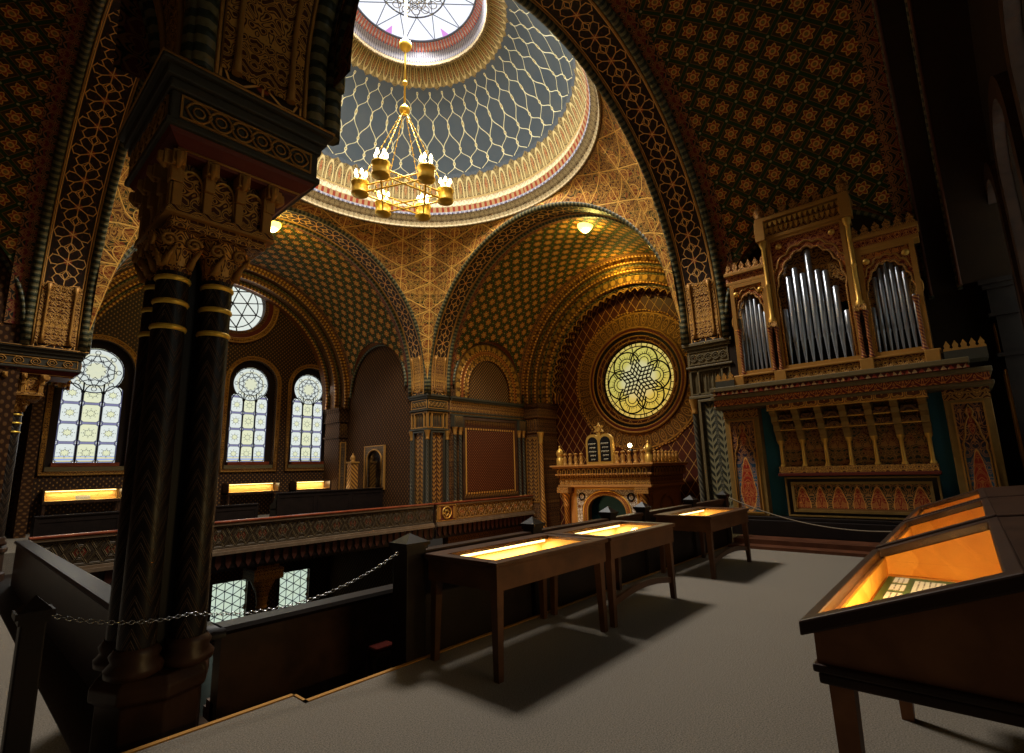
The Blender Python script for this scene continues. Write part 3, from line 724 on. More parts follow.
end_arch('E',[(5.0,4.72,5.5,5.75,'archivolt'),(4.72,4.46,5.75,6.1,'archivolt'),(4.46,4.05,6.1,6.35,'archivolt'),(4.05,3.78,6.35,6.9,'scallop')],5.5,scal=True)
end_arch('N',[(5.0,4.8,5.5,5.9,'brown_fili'),(4.8,4.55,5.9,6.4,'brown_fili'),(4.55,4.4,6.4,6.8,'vault_border')],5.5)
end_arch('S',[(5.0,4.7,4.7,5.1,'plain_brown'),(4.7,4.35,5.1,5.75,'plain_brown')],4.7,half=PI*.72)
# ark wall with round window
EX=17.0; EW=(5.06,5.05,1.64)
wall('wall_east',[(a+5,b) for a,b in big_out()],YZ(EX),M['diamond'],[circ(*EW)],.45)
W_=window(6,(EX,EW[0],EW[1])); cy,cz,r=EW; f=YZ(EX)
mb=MB(); mb.poly(circ(*EW),f,(),.2,uvf=lambda a,b:((a-cy)/r,(b-cz)/r)); mb.build('window_pane',M['glass_yellow'],W_)
mb=MB(); x=EX+.17
def pr(rr,a,o=(0,0)): return (x,cy+o[0]+rr*math.cos(a),cz+o[1]+rr*math.sin(a))
A=lambda q,b:(q*math.cos(b),q*math.sin(b)); Lr=r*.33; tl=PI/2-.12
def ln(p,q,w_): mb.tube([pr(0,0,p),pr(0,0,q)],w_,4)
for k in range(6):
    a=k*PI/3+tl; p=A(Lr,a-PI/6); q=A(Lr,a+PI/6)
    for i in range(4):
        u_=i/3; ln((p[0]*u_,p[1]*u_),(p[0]*u_+q[0],p[1]*u_+q[1]),.03); ln((q[0]*u_,q[1]*u_),(q[0]*u_+p[0],q[1]*u_+p[1]),.03)
    b=a+PI/6; c0=A(r*.5,b)
    for rr_,w_ in ((.37,.034),(.2,.02),(.12,.018)):
        lim=2.05 if rr_>.3 else 1.75
        mb.tube([pr(r*rr_,b-lim+2*lim*i/24,c0) for i in range(25)],w_,5)
    for d in (-1.1,0,1.1): mb.tube([pr(r*.2,b+d,c0),pr(r*.36,b+d,c0)],.02,4)
    for d in (-1.4,-.8,-.5,-.25,.25,.5,.8,1.4): mb.tube([pr(r*.2,b+d,c0),pr(r*.26,b+d,c0)],.012,4)
    ln(A(Lr*1.732,a),A(r*.98,a),.022)
mb.tube([pr(r*.88,2*PI*i/60) for i in range(60)],.024,5,True); mb.tube([pr(r*.98,2*PI*i/60) for i in range(60)],.04,5,True)
for k in range(36): mb.tube([pr(r*.88,2*PI*k/36),pr(r*.98,2*PI*k/36)],.018,4)
mb.build('leading',M['black'],W_)
for ro,ri,dep,m in ((2.18,2.02,-.14,'maroon'),(2.02,1.84,-.06,'black_wood'),(1.84,1.66,.02,'black_wood'),):
    mb=MB(); mb.prism(circ(cy,cz,ro,72),f,dep,.06,[circ(cy,cz,ri,72)]); mb.build('window_frame',M[m],W_)
mb=MB()
for q,d,w_ in ((2.18,-.14,.045),(2.02,-.12,.035),(1.84,-.05,.035),(1.68,.03,.04)): mb.tube([(EX+d,a,b) for a,b in circ(cy,cz,q,72)],w_,6,True)
mb.build('frame_fillet',M['gold_dull'],W_)
mb=MB(); L=0; n=96
for i in range(n):
    a,b=2*PI*i/n,2*PI*(i+1)/n; l=2.6*(b-a)
    mb.face([f(cy+q*math.cos(t),cz+q*math.sin(t),-.03) for q,t in ((2.2,a),(2.2,b),(2.88,b),(2.88,a))],[(L,0),(L+l,0),(L+l,1),(L,1)]); L+=l
mb.build('rose_surround',M['petals'],W_)
mb=MB(); mb.tube([(EX-.03,cy+(2.88+.07*abs(math.cos(18*PI*i/144)))*math.cos(2*PI*i/144),cz+(2.88+.07*abs(math.cos(18*PI*i/144)))*math.sin(2*PI*i/144)) for i in range(144)],.035,5,True); mb.build('scalloped_edge',M['roll_gold'],W_)
# far walls closing the shell
wall('wall_west',[(-2,GZ),(12,GZ),(12,11),(-2,11)],YZ(-6.2),M['wall_brown'],(),-.2)
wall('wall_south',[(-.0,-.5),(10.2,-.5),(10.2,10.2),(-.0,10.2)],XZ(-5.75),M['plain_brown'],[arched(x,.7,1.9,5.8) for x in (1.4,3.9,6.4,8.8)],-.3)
for k,x in enumerate((1.4,3.9,6.4,8.8)):
    W_=window(13+k,(x,-5.75,1.9)); mb=MB(); mb.poly(arched(x,.7,1.9,5.8),XZ(-5.75),(),-.15,uvf=lambda a,b:((a-x)/1.4,b-1.9)); mb.build('window_pane',M['glass_tall'],W_)
    mb=MB(); mb.prism(arched(x,.95,1.6,6.1),XZ(-5.75),0,.12,[arched(x,.72,1.85,5.83)]); mb.build('window_frame',M['dark_wood'],W_)
# ------------------------------------------------------------------ piers and columns
def stack(mb,x0,y0,x1,y1,levels):
    for z0,z1,g in levels: mb.box((x0-g,y0-g,z0),(x1+g,y1+g,z1))
def facefr(face,x0,y0,x1,y1):
    """frame a (along the face), b (up), d (outwards)"""
    if face=='W': return lambda a,b,d=0.:(x0-d,a,b)
    if face=='E': return lambda a,b,d=0.:(x1+d,a,b)
    if face=='S': return lambda a,b,d=0.:(a,y0-d,b)
    return lambda a,b,d=0.:(a,y1+d,b)
def pbox(mb,f,a0,a1,b0,b1,d0,d1):
    P=[(a0,b0,d0),(a1,b0,d0),(a1,b1,d0),(a0,b1,d0),(a0,b0,d1),(a1,b0,d1),(a1,b1,d1),(a0,b1,d1)]
    for q in ((0,3,2,1),(4,5,6,7),(0,1,5,4),(1,2,6,5),(2,3,7,6),(3,0,4,7)): mb.face([f(*P[i]) for i in q],[(P[i][0]+P[i][2],P[i][1]) for i in q])
def frame4(mb,f,a0,a1,b0,b1,w,d0,d1):
    pbox(mb,f,a0,a0+w,b0,b1,d0,d1); pbox(mb,f,a1-w,a1,b0,b1,d0,d1); pbox(mb,f,a0+w,a1-w,b0,b0+w,d0,d1); pbox(mb,f,a0+w,a1-w,b1-w,b1,d0,d1)
def chain_frieze(mb,f,a0,a1,b,r,n,d):
    for k in range(n):
        c=a0+(a1-a0)*(k+.5)/n
        mb.tube([f(c+r*math.cos(2*PI*i/12)*(1+.1*math.cos(4*2*PI*i/12)),b+r*math.sin(2*PI*i/12),d) for i in range(12)],r*.13,4,True)
        mb.tube([f(c+r*.5*math.cos(2*PI*i/8),b+r*.5*math.sin(2*PI*i/8),d) for i in range(8)],r*.1,4,True)
def arcade(mb,f,a0,a1,b0,b1,n,d):
    for k in range(n):
        c=a0+(a1-a0)*(k+.5)/n; h=(a1-a0)/n*.3
        mb.tube([f(c-h,b0,d),f(c-h,b1-h*1.4,d)]+[f(c-h*math.cos(PI*i/6),b1-h*1.4+h*1.2*math.sin(PI*i/6),d) for i in range(7)]+[f(c+h,b0,d)],h*.22,4)
def pier(name,label,x0,y0,x1,y1,faces,strip,core,z0=-.75,colcorner=None):
    t=thing(name,label,'pier',((x0+x1)/2,(y0+y1)/2,z0),'corner piers under the dome')
    mb=MB(); stack(mb,x0+.06,y0+.06,x1-.06,y1-.06,[(z0,ZE-.06,0)]); mb.build('shaft',M[core],t)
    mb=MB(); stack(mb,x0,y0,x1,y1,[(ZE-.08,ZE,.09),(ZE-.16,ZE-.08,.05),(ZE-.62,ZE-.57,.05),(ZE-.57,ZE-.16,.0)]); mb.build('entablature',M[core],t,bevel=.012)
    mb=MB(); stack(mb,x0,y0,x1,y1,[(3.05,3.12,.04)]); mb.build('necking',M[core],t,bevel=.012)
    mb=MB(); stack(mb,x0,y0,x1,y1,[(z0,.12,.1),(.12,.2,.06),(.2,.26,.02)]); mb.build('base',M[core],t,bevel=.012)
    for fc in faces:
        f=facefr(fc,x0,y0,x1,y1); a0,a1=(y0,y1) if fc in 'WE' else (x0,x1)
        mb=MB(); chain_frieze(mb,f,a0+.06,a1-.06,ZE-.37,.085,5,.015); frame4(mb,f,a0+.03,a1-.03,ZE-.53,ZE-.2,.025,0,.02); mb.build('rosette_frieze',M['stone' if core!='stone_dark' else 'gold_dull'],t)
        mb=MB(); frame4(mb,f,a0+.02,a1-.02,3.14,3.74,.035,-.06,.01); 
        for q in (.22,.78): pbox(mb,f,a0+(a1-a0)*q-.02,a0+(a1-a0)*q+.02,3.14,3.74,-.06,.01)
        arcade(mb,f,a0+(a1-a0)*.25,a0+(a1-a0)*.75,3.2,3.68,3,-.04); arcade(mb,f,a0+.05,a0+(a1-a0)*.2,3.2,3.68,1,-.04); arcade(mb,f,a0+(a1-a0)*.8,a1-.05,3.2,3.68,1,-.04)
        mb.build('arcade_frieze',M['gold_dull' if strip!='leaf_stone' else 'stone'],t)
        mb=MB(); frame4(mb,f,a0+.16,a1-.16,.3,3.02,.06,-.06,.03); mb.build('panel_frame',M[core],t,bevel=.01)
        mb=MB(); mb.face([f(a0+.22,.36,-.045),f(a1-.22,.36,-.045),f(a1-.22,2.96,-.045),f(a0+.22,2.96,-.045)],[(0-.13*4,.36),(a1-a0-.44-.13*4,.36),(a1-a0-.44-.13*4,2.96),(-.13*4,2.96)]); mb.build('carved_panel',M[strip],t)
    for (cx,cy) in colcorner or ():
        mb=MB(); mb.lathe([(.0,.26),(.1,.26),(.1,.32),(.075,.36),(.085,.42),(.06,.46),(.058,2.7)],(cx,cy,0),12); mb.build('colonnette',M['spiral_dark'],t)
        mb=MB(); mb.lathe([(.062,2.7),(.08,2.72),(.062,2.76),(.07,2.85),(.11,3.0),(.12,3.05)],(cx,cy,0),12); mb.build('colonnette_capital',M['gold_dull'],t)
    return t
pier('corner_pier','grey green pier with leaf carved panel beside the organ',10,-1,11,0,'WNS','leaf_stone','stone',colcorner=[(10.04,-.04)])
pier('corner_pier','pier with two gilt arabesque strips behind the bend of the carved balustrade',10,10,11,11,'WSE','leaf_gold','stone_dark',colcorner=[(10.03,10.03),(10.97,10.0),(10.03,10.97)])
def cluster(label,cx,cy,bx,k0):
    t=thing('clustered_column',label,'column',(cx,cy,-.45))
    mb=MB()
    x0,y0,x1,y1=bx
    for a,b,g in ((4.28,4.36,.05),(4.36,4.42,.09),(4.2,4.28,.02),(3.98,4.2,0.),(3.93,3.98,.02)): mb.box((x0-g,y0-g,a),(x1+g,y1+g,b))
    mb.build('impost_block',M['stone_dark'],t,bevel=.012)
    # sloping underside
    mb=MB(); n=4
    def ringq(g,z): return [(x0+g,y0+g,z),(x1-g,y0+g,z),(x1-g,y1-g,z),(x0+g,y1-g,z)]
    lv=[(0,3.95),(.03,3.9),(.1,3.84),(.12,3.81)]
    for (g,z),(g2,z2) in zip(lv,lv[1:]):
        a,b=ringq(g,z),ringq(g2,z2)
        for k in range(4): mb.face([a[k],a[(k+1)%4],b[(k+1)%4],b[k]])
    mb.face(ringq(.12,3.81)); mb.build('sloping_corbel',M['maroon'],t)
    mb=MB()
    for fc in 'SWEN':
        f=facefr(fc,x0,y0,x1,y1); a0,a1=(y0,y1) if fc in 'WE' else (x0,x1)
        chain_frieze(mb,f,a0+.1,a1-.1,4.09,.075,6,.012); frame4(mb,f,a0+.06,a1-.06,4.0,4.18,.014,0,.012)
    mb.build('rosette_frieze',M['gold_dull'],t)
    mb=MB()
    for g,z in ((.0,3.95),(.102,3.835),(.0,4.22),(-.09,4.4)): q=ringq(g,z); mb.tube(q,.012,5,True)
    mb.build('gilt_fillet',M['gold_dull'],t)
    # bracket tier with arched carved panels
    mb=MB(); mb.box((k0[0]+.06,k0[1]+.06,3.42),(k0[2]-.06,k0[3]-.06,3.82)); mb.build('bracket_core',M['dark_fili'],t)
    for fc in 'SWEN':
        f=facefr(fc,*k0); a0,a1=(k0[1],k0[3]) if fc in 'WE' else (k0[0],k0[2])
        for k in range(4):
            c=a0+(a1-a0)*(k+.5)/4 if False else a0+(a1-a0)*k/3
            mb=MB()
            for za,zb,dd,ww in ((3.42,3.6,.012,.028),(3.6,3.71,.04,.034),(3.71,3.82,.085,.042)):
                pbox(mb,f,c-ww,c+ww,za,zb,-.05,dd)
            mb.tube([f(c,3.8,.09),f(c,3.74,.095),f(c,3.69,.06)],[.03,.03,.015],6)
            mb.build('bracket',M['gold_dull'],t,bevel=.006)
        for k in range(3):
            c=a0+(a1-a0)*(k+.5)/3; h=(a1-a0)/3*.36; pp=[(c-h,3.44),(c+h,3.44),(c+h,3.62)]+[(c+h*math.cos(PI*i/8),3.62+.12*math.sin(PI*i/8)) for i in range(1,8)]+[(c-h,3.62)]
            mb=MB(); mb.prism(pp,f,-.06,-.03); mb.build('niche_panel',M['gold_fili'],t)
            mb=MB(); mb.tube([f(a,b,-.025) for a,b in pp],.011,4,True); mb.build('niche_fillet',M['gold'],t)
    mb=MB()
    for a,b,g in ((3.36,3.42,.04),(3.28,3.36,.0)): mb.box((k0[0]-g,k0[1]-g,a),(k0[2]+g,k0[3]+g,b))
    mb.build('abacus',M['gold_fili'],t,bevel=.01)
    mb=MB(); mb.box((k0[0]-.045,k0[1]-.045,3.355),(k0[2]+.045,k0[3]+.045,3.375)); mb.build('abacus_fillet',M['gold_dull'],t)
    # capital block of curled leaves
    mb=MB(); d=.15
    for sx in (-1,1):
        for sy in (-1,1):
            mb.lathe([(.108,3.0),(.114,3.02),(.112,3.07),(.13,3.15),(.16,3.22),(.185,3.28)],(cx+sx*d,cy+sy*d,0),16)
    mb.build('capital',M['gold_fili'],t)
    for fc in 'SWEN':
        f=facefr(fc,cx-.32,cy-.32,cx+.32,cy+.32); a0=(cy if fc in 'WE' else cx)
        for q in (-.24,-.08,.08,.24):
            mb=MB(); mb.tube([f(a0+q+.055*(1-k/14)*math.cos(k*.75),3.2+.055*(1-k/14)*math.sin(k*.75),.0) for k in range(14)],.014,5)
            mb.tube([f(a0+q,3.03,-.07),f(a0+q+.02,3.1,-.045),f(a0+q+.055,3.18,-.01)],[.03,.022,.012],5)
            mb.build('curled_leaf',M['gold_dull'],t)
    for sx in (-1,1):
        for sy in (-1,1):
            c=(cx+sx*d,cy+sy*d,0)
            mb=MB(); mb.lathe([(.108,.42),(.105,2.02),(.105,3.02)],c,20); s=mb.build('shaft',M['chevron'],t)
            for z in (2.58,2.77,2.95):
                mb=MB(); mb.lathe([(.105,z-.02),(.114,z-.013),(.118,z),(.114,z+.013),(.105,z+.02)],c,20); mb.build('ring',M['brass'],s)
            mb=MB(); mb.lathe([(.125,.26),(.16,.28),(.165,.32),(.13,.36),(.145,.4),(.115,.44)],c,18); mb.build('base_torus',M['dark_wood'],s)
    mb=MB(); mb.box((cx-.1,cy-.1,.3),(cx+.1,cy+.1,3.28)); mb.build('core',M['black'],t)
    mb=MB(); prof=[(.36,-.45),(.36,-.3),(.31,-.27),(.31,.1),(.35,.13),(.35,.2),(.31,.26),(.0,.27)]
    mb.lathe(prof,(cx,cy,0),8,sm=False); mb.build('pedestal',M['dark_wood'],t,bevel=.01)
cluster('big dark clustered column with gilt rings and chevron shafts near the chain',-.76,-.4,(-1.13,-.98,-.05,.17),(-1.02,-.8,-.36,-.01))
cluster('dark clustered column standing beside the first tall stained glass window',-1.08,10.42,(-1.8,9.98,.0,11.0),(-1.5,10.05,-.6,10.8))
# ------------------------------------------------------------------ balustrades
M['pendant']=mat('pendant_frieze_paint',c8(62,30,20),.6)
def parapet(label,segs,z0,zt,m,capm,thick=.14,out=None,dent=True):
    """segs: list of (p,q,outward normal)"""
    t=thing('gallery_parapet',label,'balustrade',(segs[0][0][0],segs[0][0][1],z0),None)
    for (p,q,nrm) in segs:
        P=Vector((*p,0)); Q=Vector((*q,0)); d=(Q-P).normalized(); L=(Q-P).length; nn=Vector((*nrm,0))
        f=lambda a,b,c=0.:tuple(P+d*a+nn*c+Vector((0,0,b)))
        mb=MB(); pbox(mb,f,0,L,z0,zt-.06,-thick/2,thick/2); mb.build('panel_wall',M['dark_wood'],t)
        mb=MB(); mb.face([f(0,z0+.26,thick/2+.004),f(L,z0+.26,thick/2+.004),f(L,zt-.1,thick/2+.004),f(0,zt-.1,thick/2+.004)],[(0,0),(L,0),(L,.58),(0,.58)]); mb.build('strapwork_panel',M[m],t)
        mb=MB(); mb.prism([(-thick/2-.02,zt-.06),(thick/2+.03,zt-.06),(thick/2+.06,zt-.035),(thick/2+.06,zt-.015),(thick/2+.03,zt),(-thick/2-.02,zt),(-thick/2-.04,zt-.03)],lambda c,b,a:f(a,b,c),-.02,L+.02); mb.build('handrail',M[capm],t)
        mb=MB(); pbox(mb,f,0,L,zt-.11,zt-.06,thick/2,thick/2+.04); pbox(mb,f,0,L,z0+.2,z0+.26,-.0,thick/2+.08); pbox(mb,f,0,L,z0+.12,z0+.2,-.0,thick/2+.13); mb.build('moulding',M['ledge' if dent else 'table_wood'],t)
        if dent:
            mb=MB(); n=int(L/.24)
            for k in range(n):
                a=L*(k+.5)/n; pp=[(a-.07,z0+.1),(a+.07,z0+.1),(a+.07,z0-.12),(a+.03,z0-.2),(a,z0-.24),(a-.03,z0-.2),(a-.07,z0-.12)]
                mb.prism(pp,lambda x,y,c:f(x,y,c),thick/2,thick/2+.06)
            mb.build('pendant_frieze',M['pendant'],t)
            mb=MB(); pbox(mb,f,0,L,z0-.3,z0,-thick/2,thick/2-.0); mb.build('fascia',M['black_wood'],t)
    return t
PT=.42
pn=parapet('long carved strapwork balustrade in front of the dark pews under the tall windows',[((-.48,9.7),(9.96,9.7),(0,-1))],-.52,PT,'strap','red_wood')
pe=parapet('short gilt strapwork balustrade with a round medallion below the red wall panel',[((10.03,9.62),(15.4,9.62),(0,-1))],-.5,PT+.0,'strap_gold','red_wood')
mb=MB(); f=facefr('S',10,9.52,11,9.7)
frame4(mb,f,10.06,10.95,-.22,.33,.03,0,.03)
for c in (10.16,10.85): pbox(mb,f,c-.05,c+.05,-.15,.27,0,.03)
mb.build('medallion_frame',M['gold_dull'],pe)
mb=MB(); mb.tube([f(10.505+.2*math.cos(2*PI*i/24),.06+.2*math.sin(2*PI*i/24),.02) for i in range(24)],.03,6,True)
for k in range(6): a=k*PI/3; mb.tube([f(10.505+(.13-.02*i)*math.cos(a+i*.4),.06+(.13-.02*i)*math.sin(a+i*.4),.02) for i in range(5)],.018,5)
mb.build('medallion',M['gold'],pe)
mb=MB(); mb.prism([(10.07,-.21),(10.94,-.21),(10.94,.32),(10.07,.32)],f,.0,.006); mb.build('medallion_ground',M['maroon'],pe)
parapet('dark balustrade with a shiny handrail along the side gallery behind the clustered column',[((-.62,.2),(-.62,9.5),(1,0))],-.45,PT-.03,'strap','black_wood')
pr_=parapet('low dark front parapet below the chain with a rounded corner at the column foot',[((-.3,-.22),(9.82,-.22),(0,1))],-.45,PT-.05,'strap','black_wood',dent=False)
mb=MB()
mb.grid(lambda a,j:(-.3-(.1+.34*j)*math.sin(a),.06-(.1+.34*j)*math.cos(a),PT-.05),lin(0,PI/2,8),[0,1]); mb.grid(lambda a,j:(-.3-.44*math.sin(a),.06-.44*math.cos(a),PT-.05-.06*j),lin(0,PI/2,8),[0,1])
mb.build('rounded_corner',M['black_wood'],pr_)
# ------------------------------------------------------------------ east arm north wall: dado panel, lunette, colonnettes
def e_wall():
    f=facefr('S',0,9.98,0,0)
    t=thing('wall_panel','large red dotted wall panel with gilt bead border beside the corner pier','wall panel',(13.4,9.98,.4))
    mb=MB(); pbox(mb,f,11.72,14.9,.25,3.6,0,.03); mb.build('ground',M['panel_fine'],t)
    mb=MB(); pbox(mb,f,11.95,14.7,.72,3.1,.03,.05); mb.build('inner_field',M['panel_red'],t)
    mb=MB(); frame4(mb,f,11.85,14.8,.62,3.2,.07,.03,.06); mb.build('bead_border',M['roll_gold'],t)
    mb=MB(); frame4(mb,f,11.7,14.92,.4,3.62,.1,0,.08); mb.build('outer_frame',M['table_wood'],t)
    mb=MB(); arcade(mb,f,11.75,14.9,.42,.6,22,.09); arcade(mb,f,11.75,14.9,3.3,3.55,22,.06); mb.build('pendant_row',M['gold_dull'],t)
    e=thing('wall_entablature','long moulded cornice running along the wall between the two pilasters','cornice',(13.2,9.98,3.9))
    mb=MB()
    for a,b,d in ((ZE-.08,ZE,.14),(ZE-.16,ZE-.08,.09),(ZE-.62,ZE-.56,.06),(3.66,3.72,.07)): pbox(mb,f,11.1,15.6,a,b,0,d)
    mb.build('moulding',M['stone_dark'],e)
    mb=MB(); pbox(mb,f,11.1,15.6,3.72,ZE-.16,0,.03); mb.build('frieze',M['gold_fili'],e)
    # colonnettes
    for x,wh in ((11.24,'touching the corner pier'),(11.52,'between the corner pier and the red wall panel'),(15.02,'edging the red wall panel on the ark side'),(15.3,'next to the twisted gilt pilaster')):
        c=thing('colonnette','slender dark spiral colonnette '+wh,'column',(x,9.86,.26),'colonnettes flanking the red wall panel')
        mb=MB(); mb.lathe([(.065,.4),(.06,2.95)],(x,9.86,0),10); mb.build('shaft',M['spiral_dark'],c)
        mb=MB(); mb.lathe([(.09,.26),(.09,.31),(.075,.35),(.085,.4),(.062,.44)],(x,9.86,0),10); mb.build('base',M['gold_dull'],c)
        mb=MB(); mb.lathe([(.062,2.9),(.08,2.94),(.065,2.98),(.1,3.12),(.12,3.2)],(x,9.86,0),10); mb.build('capital',M['gold_dull'],c)
    for x0,wh in ((11.12,'beside the corner pier'),(14.95,'beside the twisted gilt pilaster')):
        c=thing('capital_block','gilt arcaded capital block over two colonnettes '+wh,'capital',(x0+.28,9.9,3.2),'capital blocks over the colonnettes')
        mb=MB(); pbox(mb,f,x0,x0+.5,3.205,3.65,0,.2); mb.build('block',M['stone_dark'],c)
        mb=MB(); arcade(mb,f,x0+.03,x0+.47,3.24,3.62,4,.205); mb.build('arcade_frieze',M['gold_dull'],c)
        mb=MB(); pbox(mb,f,x0,x0+.5,-.3,.255,0,.2); mb.build('plinth',M['stone_dark'],c)
    # blind lunette
    l=thing('blind_lunette','blind round arch with gilt arabesque tympanum above the red wall panel','arch ornament',(13.25,9.98,ZE))
    cx,r=LUN['E'][0]+10,LUN['E'][1]
    def hm(rr): return [(cx+rr,ZE)]+[(cx+rr*math.cos(PI*i/32),ZS+rr*math.sin(PI*i/32)) for i in range(33)]+[(cx-rr,ZE)]
    mb=MB(); mb.prism(hm(r*.62),f,0,.02); mb.build('tympanum',M['tymp'],l)
    for a,b,d,m in ((.98,.82,.1,'archivolt'),(.82,.72,.06,'red_fili'),(.72,.62,.09,'archivolt')):
        mb=MB(); o,i=hm(r*a),hm(r*b); L=0
        for k in range(len(o)-1):
            q=math.hypot(o[k+1][0]-o[k][0],o[k+1][1]-o[k][1])
            mb.face([f(*o[k],d),f(*o[k+1],d),f(*i[k+1],d),f(*i[k],d)],[(L,0),(L+q,0),(L+q,.3),(L,.3)]); mb.face([f(*i[k],d),f(*i[k+1],d),f(*i[k+1],0),f(*i[k],0)],[(L,.3),(L+q,.3),(L+q,.4),(L,.4)]); L+=q
        mb.build('archivolt_band',M[m],l)
    mb=MB()
    for a in (.82,.72,.62): mb.tube([f(p,q,.09) for p,q in hm(r*a)],.035,6)
    mb.build('bead_roll',M['roll_gold'],l)
e_wall()
# jambs of the ark arch and of the north end arch
def jamb(name,label,D,side,s0,s1,ti,m,strip,group,z0=GZ):
    F=FR[D]
    def B(mb,s_a,s_b,t_a,t_b,a,b): mb.box((s_a,min(t_a,t_b),a),(s_b,max(t_a,t_b),b),lambda s,t,z:F(s,t,z))
    c=F((s0+s1)/2,side*(5+ti)/2,z0)
    t=thing(name,label,'pilaster',c,group)
    mb=MB(); B(mb,s0+.05,s1,side*(ti+.05),side*5.,z0,ZE-.05); mb.build('shaft',M[m],t)
    mb=MB()
    for a,b,g in ((ZE-.08,ZE,.09),(ZE-.16,ZE-.08,.05),(ZE-.62,ZE-.57,.04),(ZE-.57,ZE-.16,0)): B(mb,s0-g,s1,side*(ti-g),side*5.,a,b)
    mb.build('entablature',M[m],t)
    mb=MB(); B(mb,s0-.03,s1,side*(ti-.03),side*5.,3.1,3.16); mb.build('necking',M[m],t)
    fs=lambda a,b,d=0.:F(s0+.05-d,a,b); a0,a1=sorted((side*(ti+.05),side*4.98))
    mb=MB(); arcade(mb,fs,a0+.04,a1-.04,3.2,3.7,3,.03); frame4(mb,fs,a0+.05,a1-.05,.1,2.9,.04,0,.03); mb.build('panel_frame',M['gold_dull'],t)
    mb=MB(); mb.face([fs(a0+.09,.14,.01),fs(a1-.09,.14,.01),fs(a1-.09,2.86,.01),fs(a0+.09,2.86,.01)],[(-.0,0),(a1-a0-.18,0),(a1-a0-.18,2.7),(0,2.7)]); mb.build('carved_panel',M[strip],t)
    if D in 'SN': return
    k=F(s0+.02,side*(ti-.1),0)
    mb=MB(); mb.lathe([(.13,z0),(.13,.1),(.12,.2),(.09,.26),(.085,2.6)],(k[0],k[1],0),12); mb.build('spiral_shaft',M['spiral_gold'],t)
    mb=MB(); mb.lathe([(.085,2.6),(.11,2.64),(.09,2.7),(.12,2.95),(.16,3.05),(.16,3.1)],(k[0],k[1],0),12); mb.build('shaft_capital',M['gold'],t)
jamb('arch_pilaster','gilt pilaster with twisted shaft beside the ark, next to the blind lunette','E',1,5.5,6.9,4.15,'brown_fili','leaf_gold',None)
jamb('arch_pilaster','gilt pilaster with twisted shaft hidden behind the grey pier beside the organ','E',-1,5.5,6.9,4.15,'brown_fili','leaf_gold',None)
jamb('arch_pilaster','dark brown pilaster in the corner beside the last tall window','N',1,5.5,6.8,4.55,'wall_brown','dark_fili',None,-.75)
jamb('arch_pilaster','dark pilaster rising behind the sloping display desks beyond the organ','S',1,5.4,5.72,4.4,'black_wood','dark_fili',None,-.0)
# ------------------------------------------------------------------ flat display tables
LIGHTS=[]
WARM=(1.,.74,.36)
def table(label,x0,x1,y0,y1,zt,stretch,E_=22.):
    t=thing('display_table',label,'display case',((x0+x1)/2,(y0+y1)/2,0),'glass topped display tables on the carpet')
    h=.21; zb=zt-h
    mb=MB(); w=.03
    for a,b in (((x0,y0),(x1,y0+w)),((x0,y1-w),(x1,y1)),((x0,y0+w),(x0+w,y1-w)),((x1-w,y0+w),(x1,y1-w))): mb.box((*a,zb),(*b,zt-.03))
    mb.build('apron',M['table_wood'],t)
    mb=MB(); mb.box((x0+w,y0+w,zb+.01),(x1-w,y1-w,zb+.03)); mb.box((x0+w,y1-w-.015,zb+.03),(x1-w,y1-w,zt-.03)); mb.box((x0+w,y0+w,zb+.03),(x1-w,y0+w+.015,zt-.03)); mb.box((x0+w,y0+w,zb+.03),(x0+w+.015,y1-w,zt-.03)); mb.box((x1-w-.015,y0+w,zb+.03),(x1-w,y1-w,zt-.03)); mb.build('lining',M['pale_lining'],t)
    mb=MB(); g=.025; r=.075
    for a,b in (((x0-g,y0-g),(x1+g,y0+r)),((x0-g,y1-r*2),(x1+g,y1+g)),((x0-g,y0+r),(x0+r,y1-2*r)),((x1-r,y0+r),(x1+g,y1-2*r))): mb.box((*a,zt-.035),(*b,zt))
    mb.build('lid_frame',M['table_wood'],t,bevel=.008)
    mb=MB(); mb.box((x0+r,y0+r,zt-.018),(x1-r,y1-2*r,zt-.012)); mb.build('glass_lid',M['glass'],t)
    for sx,x in ((-1,x0+.05),(1,x1-.05)):
        for sy,y in ((-1,y0+.05),(1,y1-.05)):
            mb=MB(); a=.035; b=.026; q0=[(x-a,y-a,zb),(x+a,y-a,zb),(x+a,y+a,zb),(x-a,y+a,zb)]; ox,oy=sx*.012,sy*.012
            q1=[(x-b+ox,y-b+oy,0),(x+b+ox,y-b+oy,0),(x+b+ox,y+b+oy,0),(x-b+ox,y+b+oy,0)]
            for k in range(4): mb.face([q0[k],q0[(k+1)%4],q1[(k+1)%4],q1[k]])
            mb.face(q0); mb.face(q1[::-1]); mb.build('leg',M['table_wood'],t)
    if stretch:
        mb=MB(); n=10; pts=[(x0+.05+(x1-x0-.1)*i/n,.2+.07*math.sin(PI*i/n)) for i in range(n+1)]
        mb.prism([(a,b-.03) for a,b in pts]+[(a,b+.03) for a,b in pts[::-1]],XZ(y0+.05),-.015,.015); mb.build('stretcher',M['table_wood'],t)
    mb=MB(); mb.box((x0+.1,y1-.14,zt-.06),(x1-.1,y1-.11,zt-.04)); mb.build('light_strip',M['strip'],t)
    LIGHTS.append(('AREA',((x0+x1)/2,y1-.125,zt-.065),E_,WARM,x1-x0-.25,.03,(0,-.35,-1)))
    return t
M['pale_lining']=mat('pale_lining',c8(226,186,112),.8)
table('dark wooden display table nearest the newel post, its glowing glass top empty',.93,2.44,-2.06,-1.27,.83,False)
table('dark wooden display table with a curved front stretcher, middle one of the row',2.54,3.95,-2.06,-1.27,.83,True)
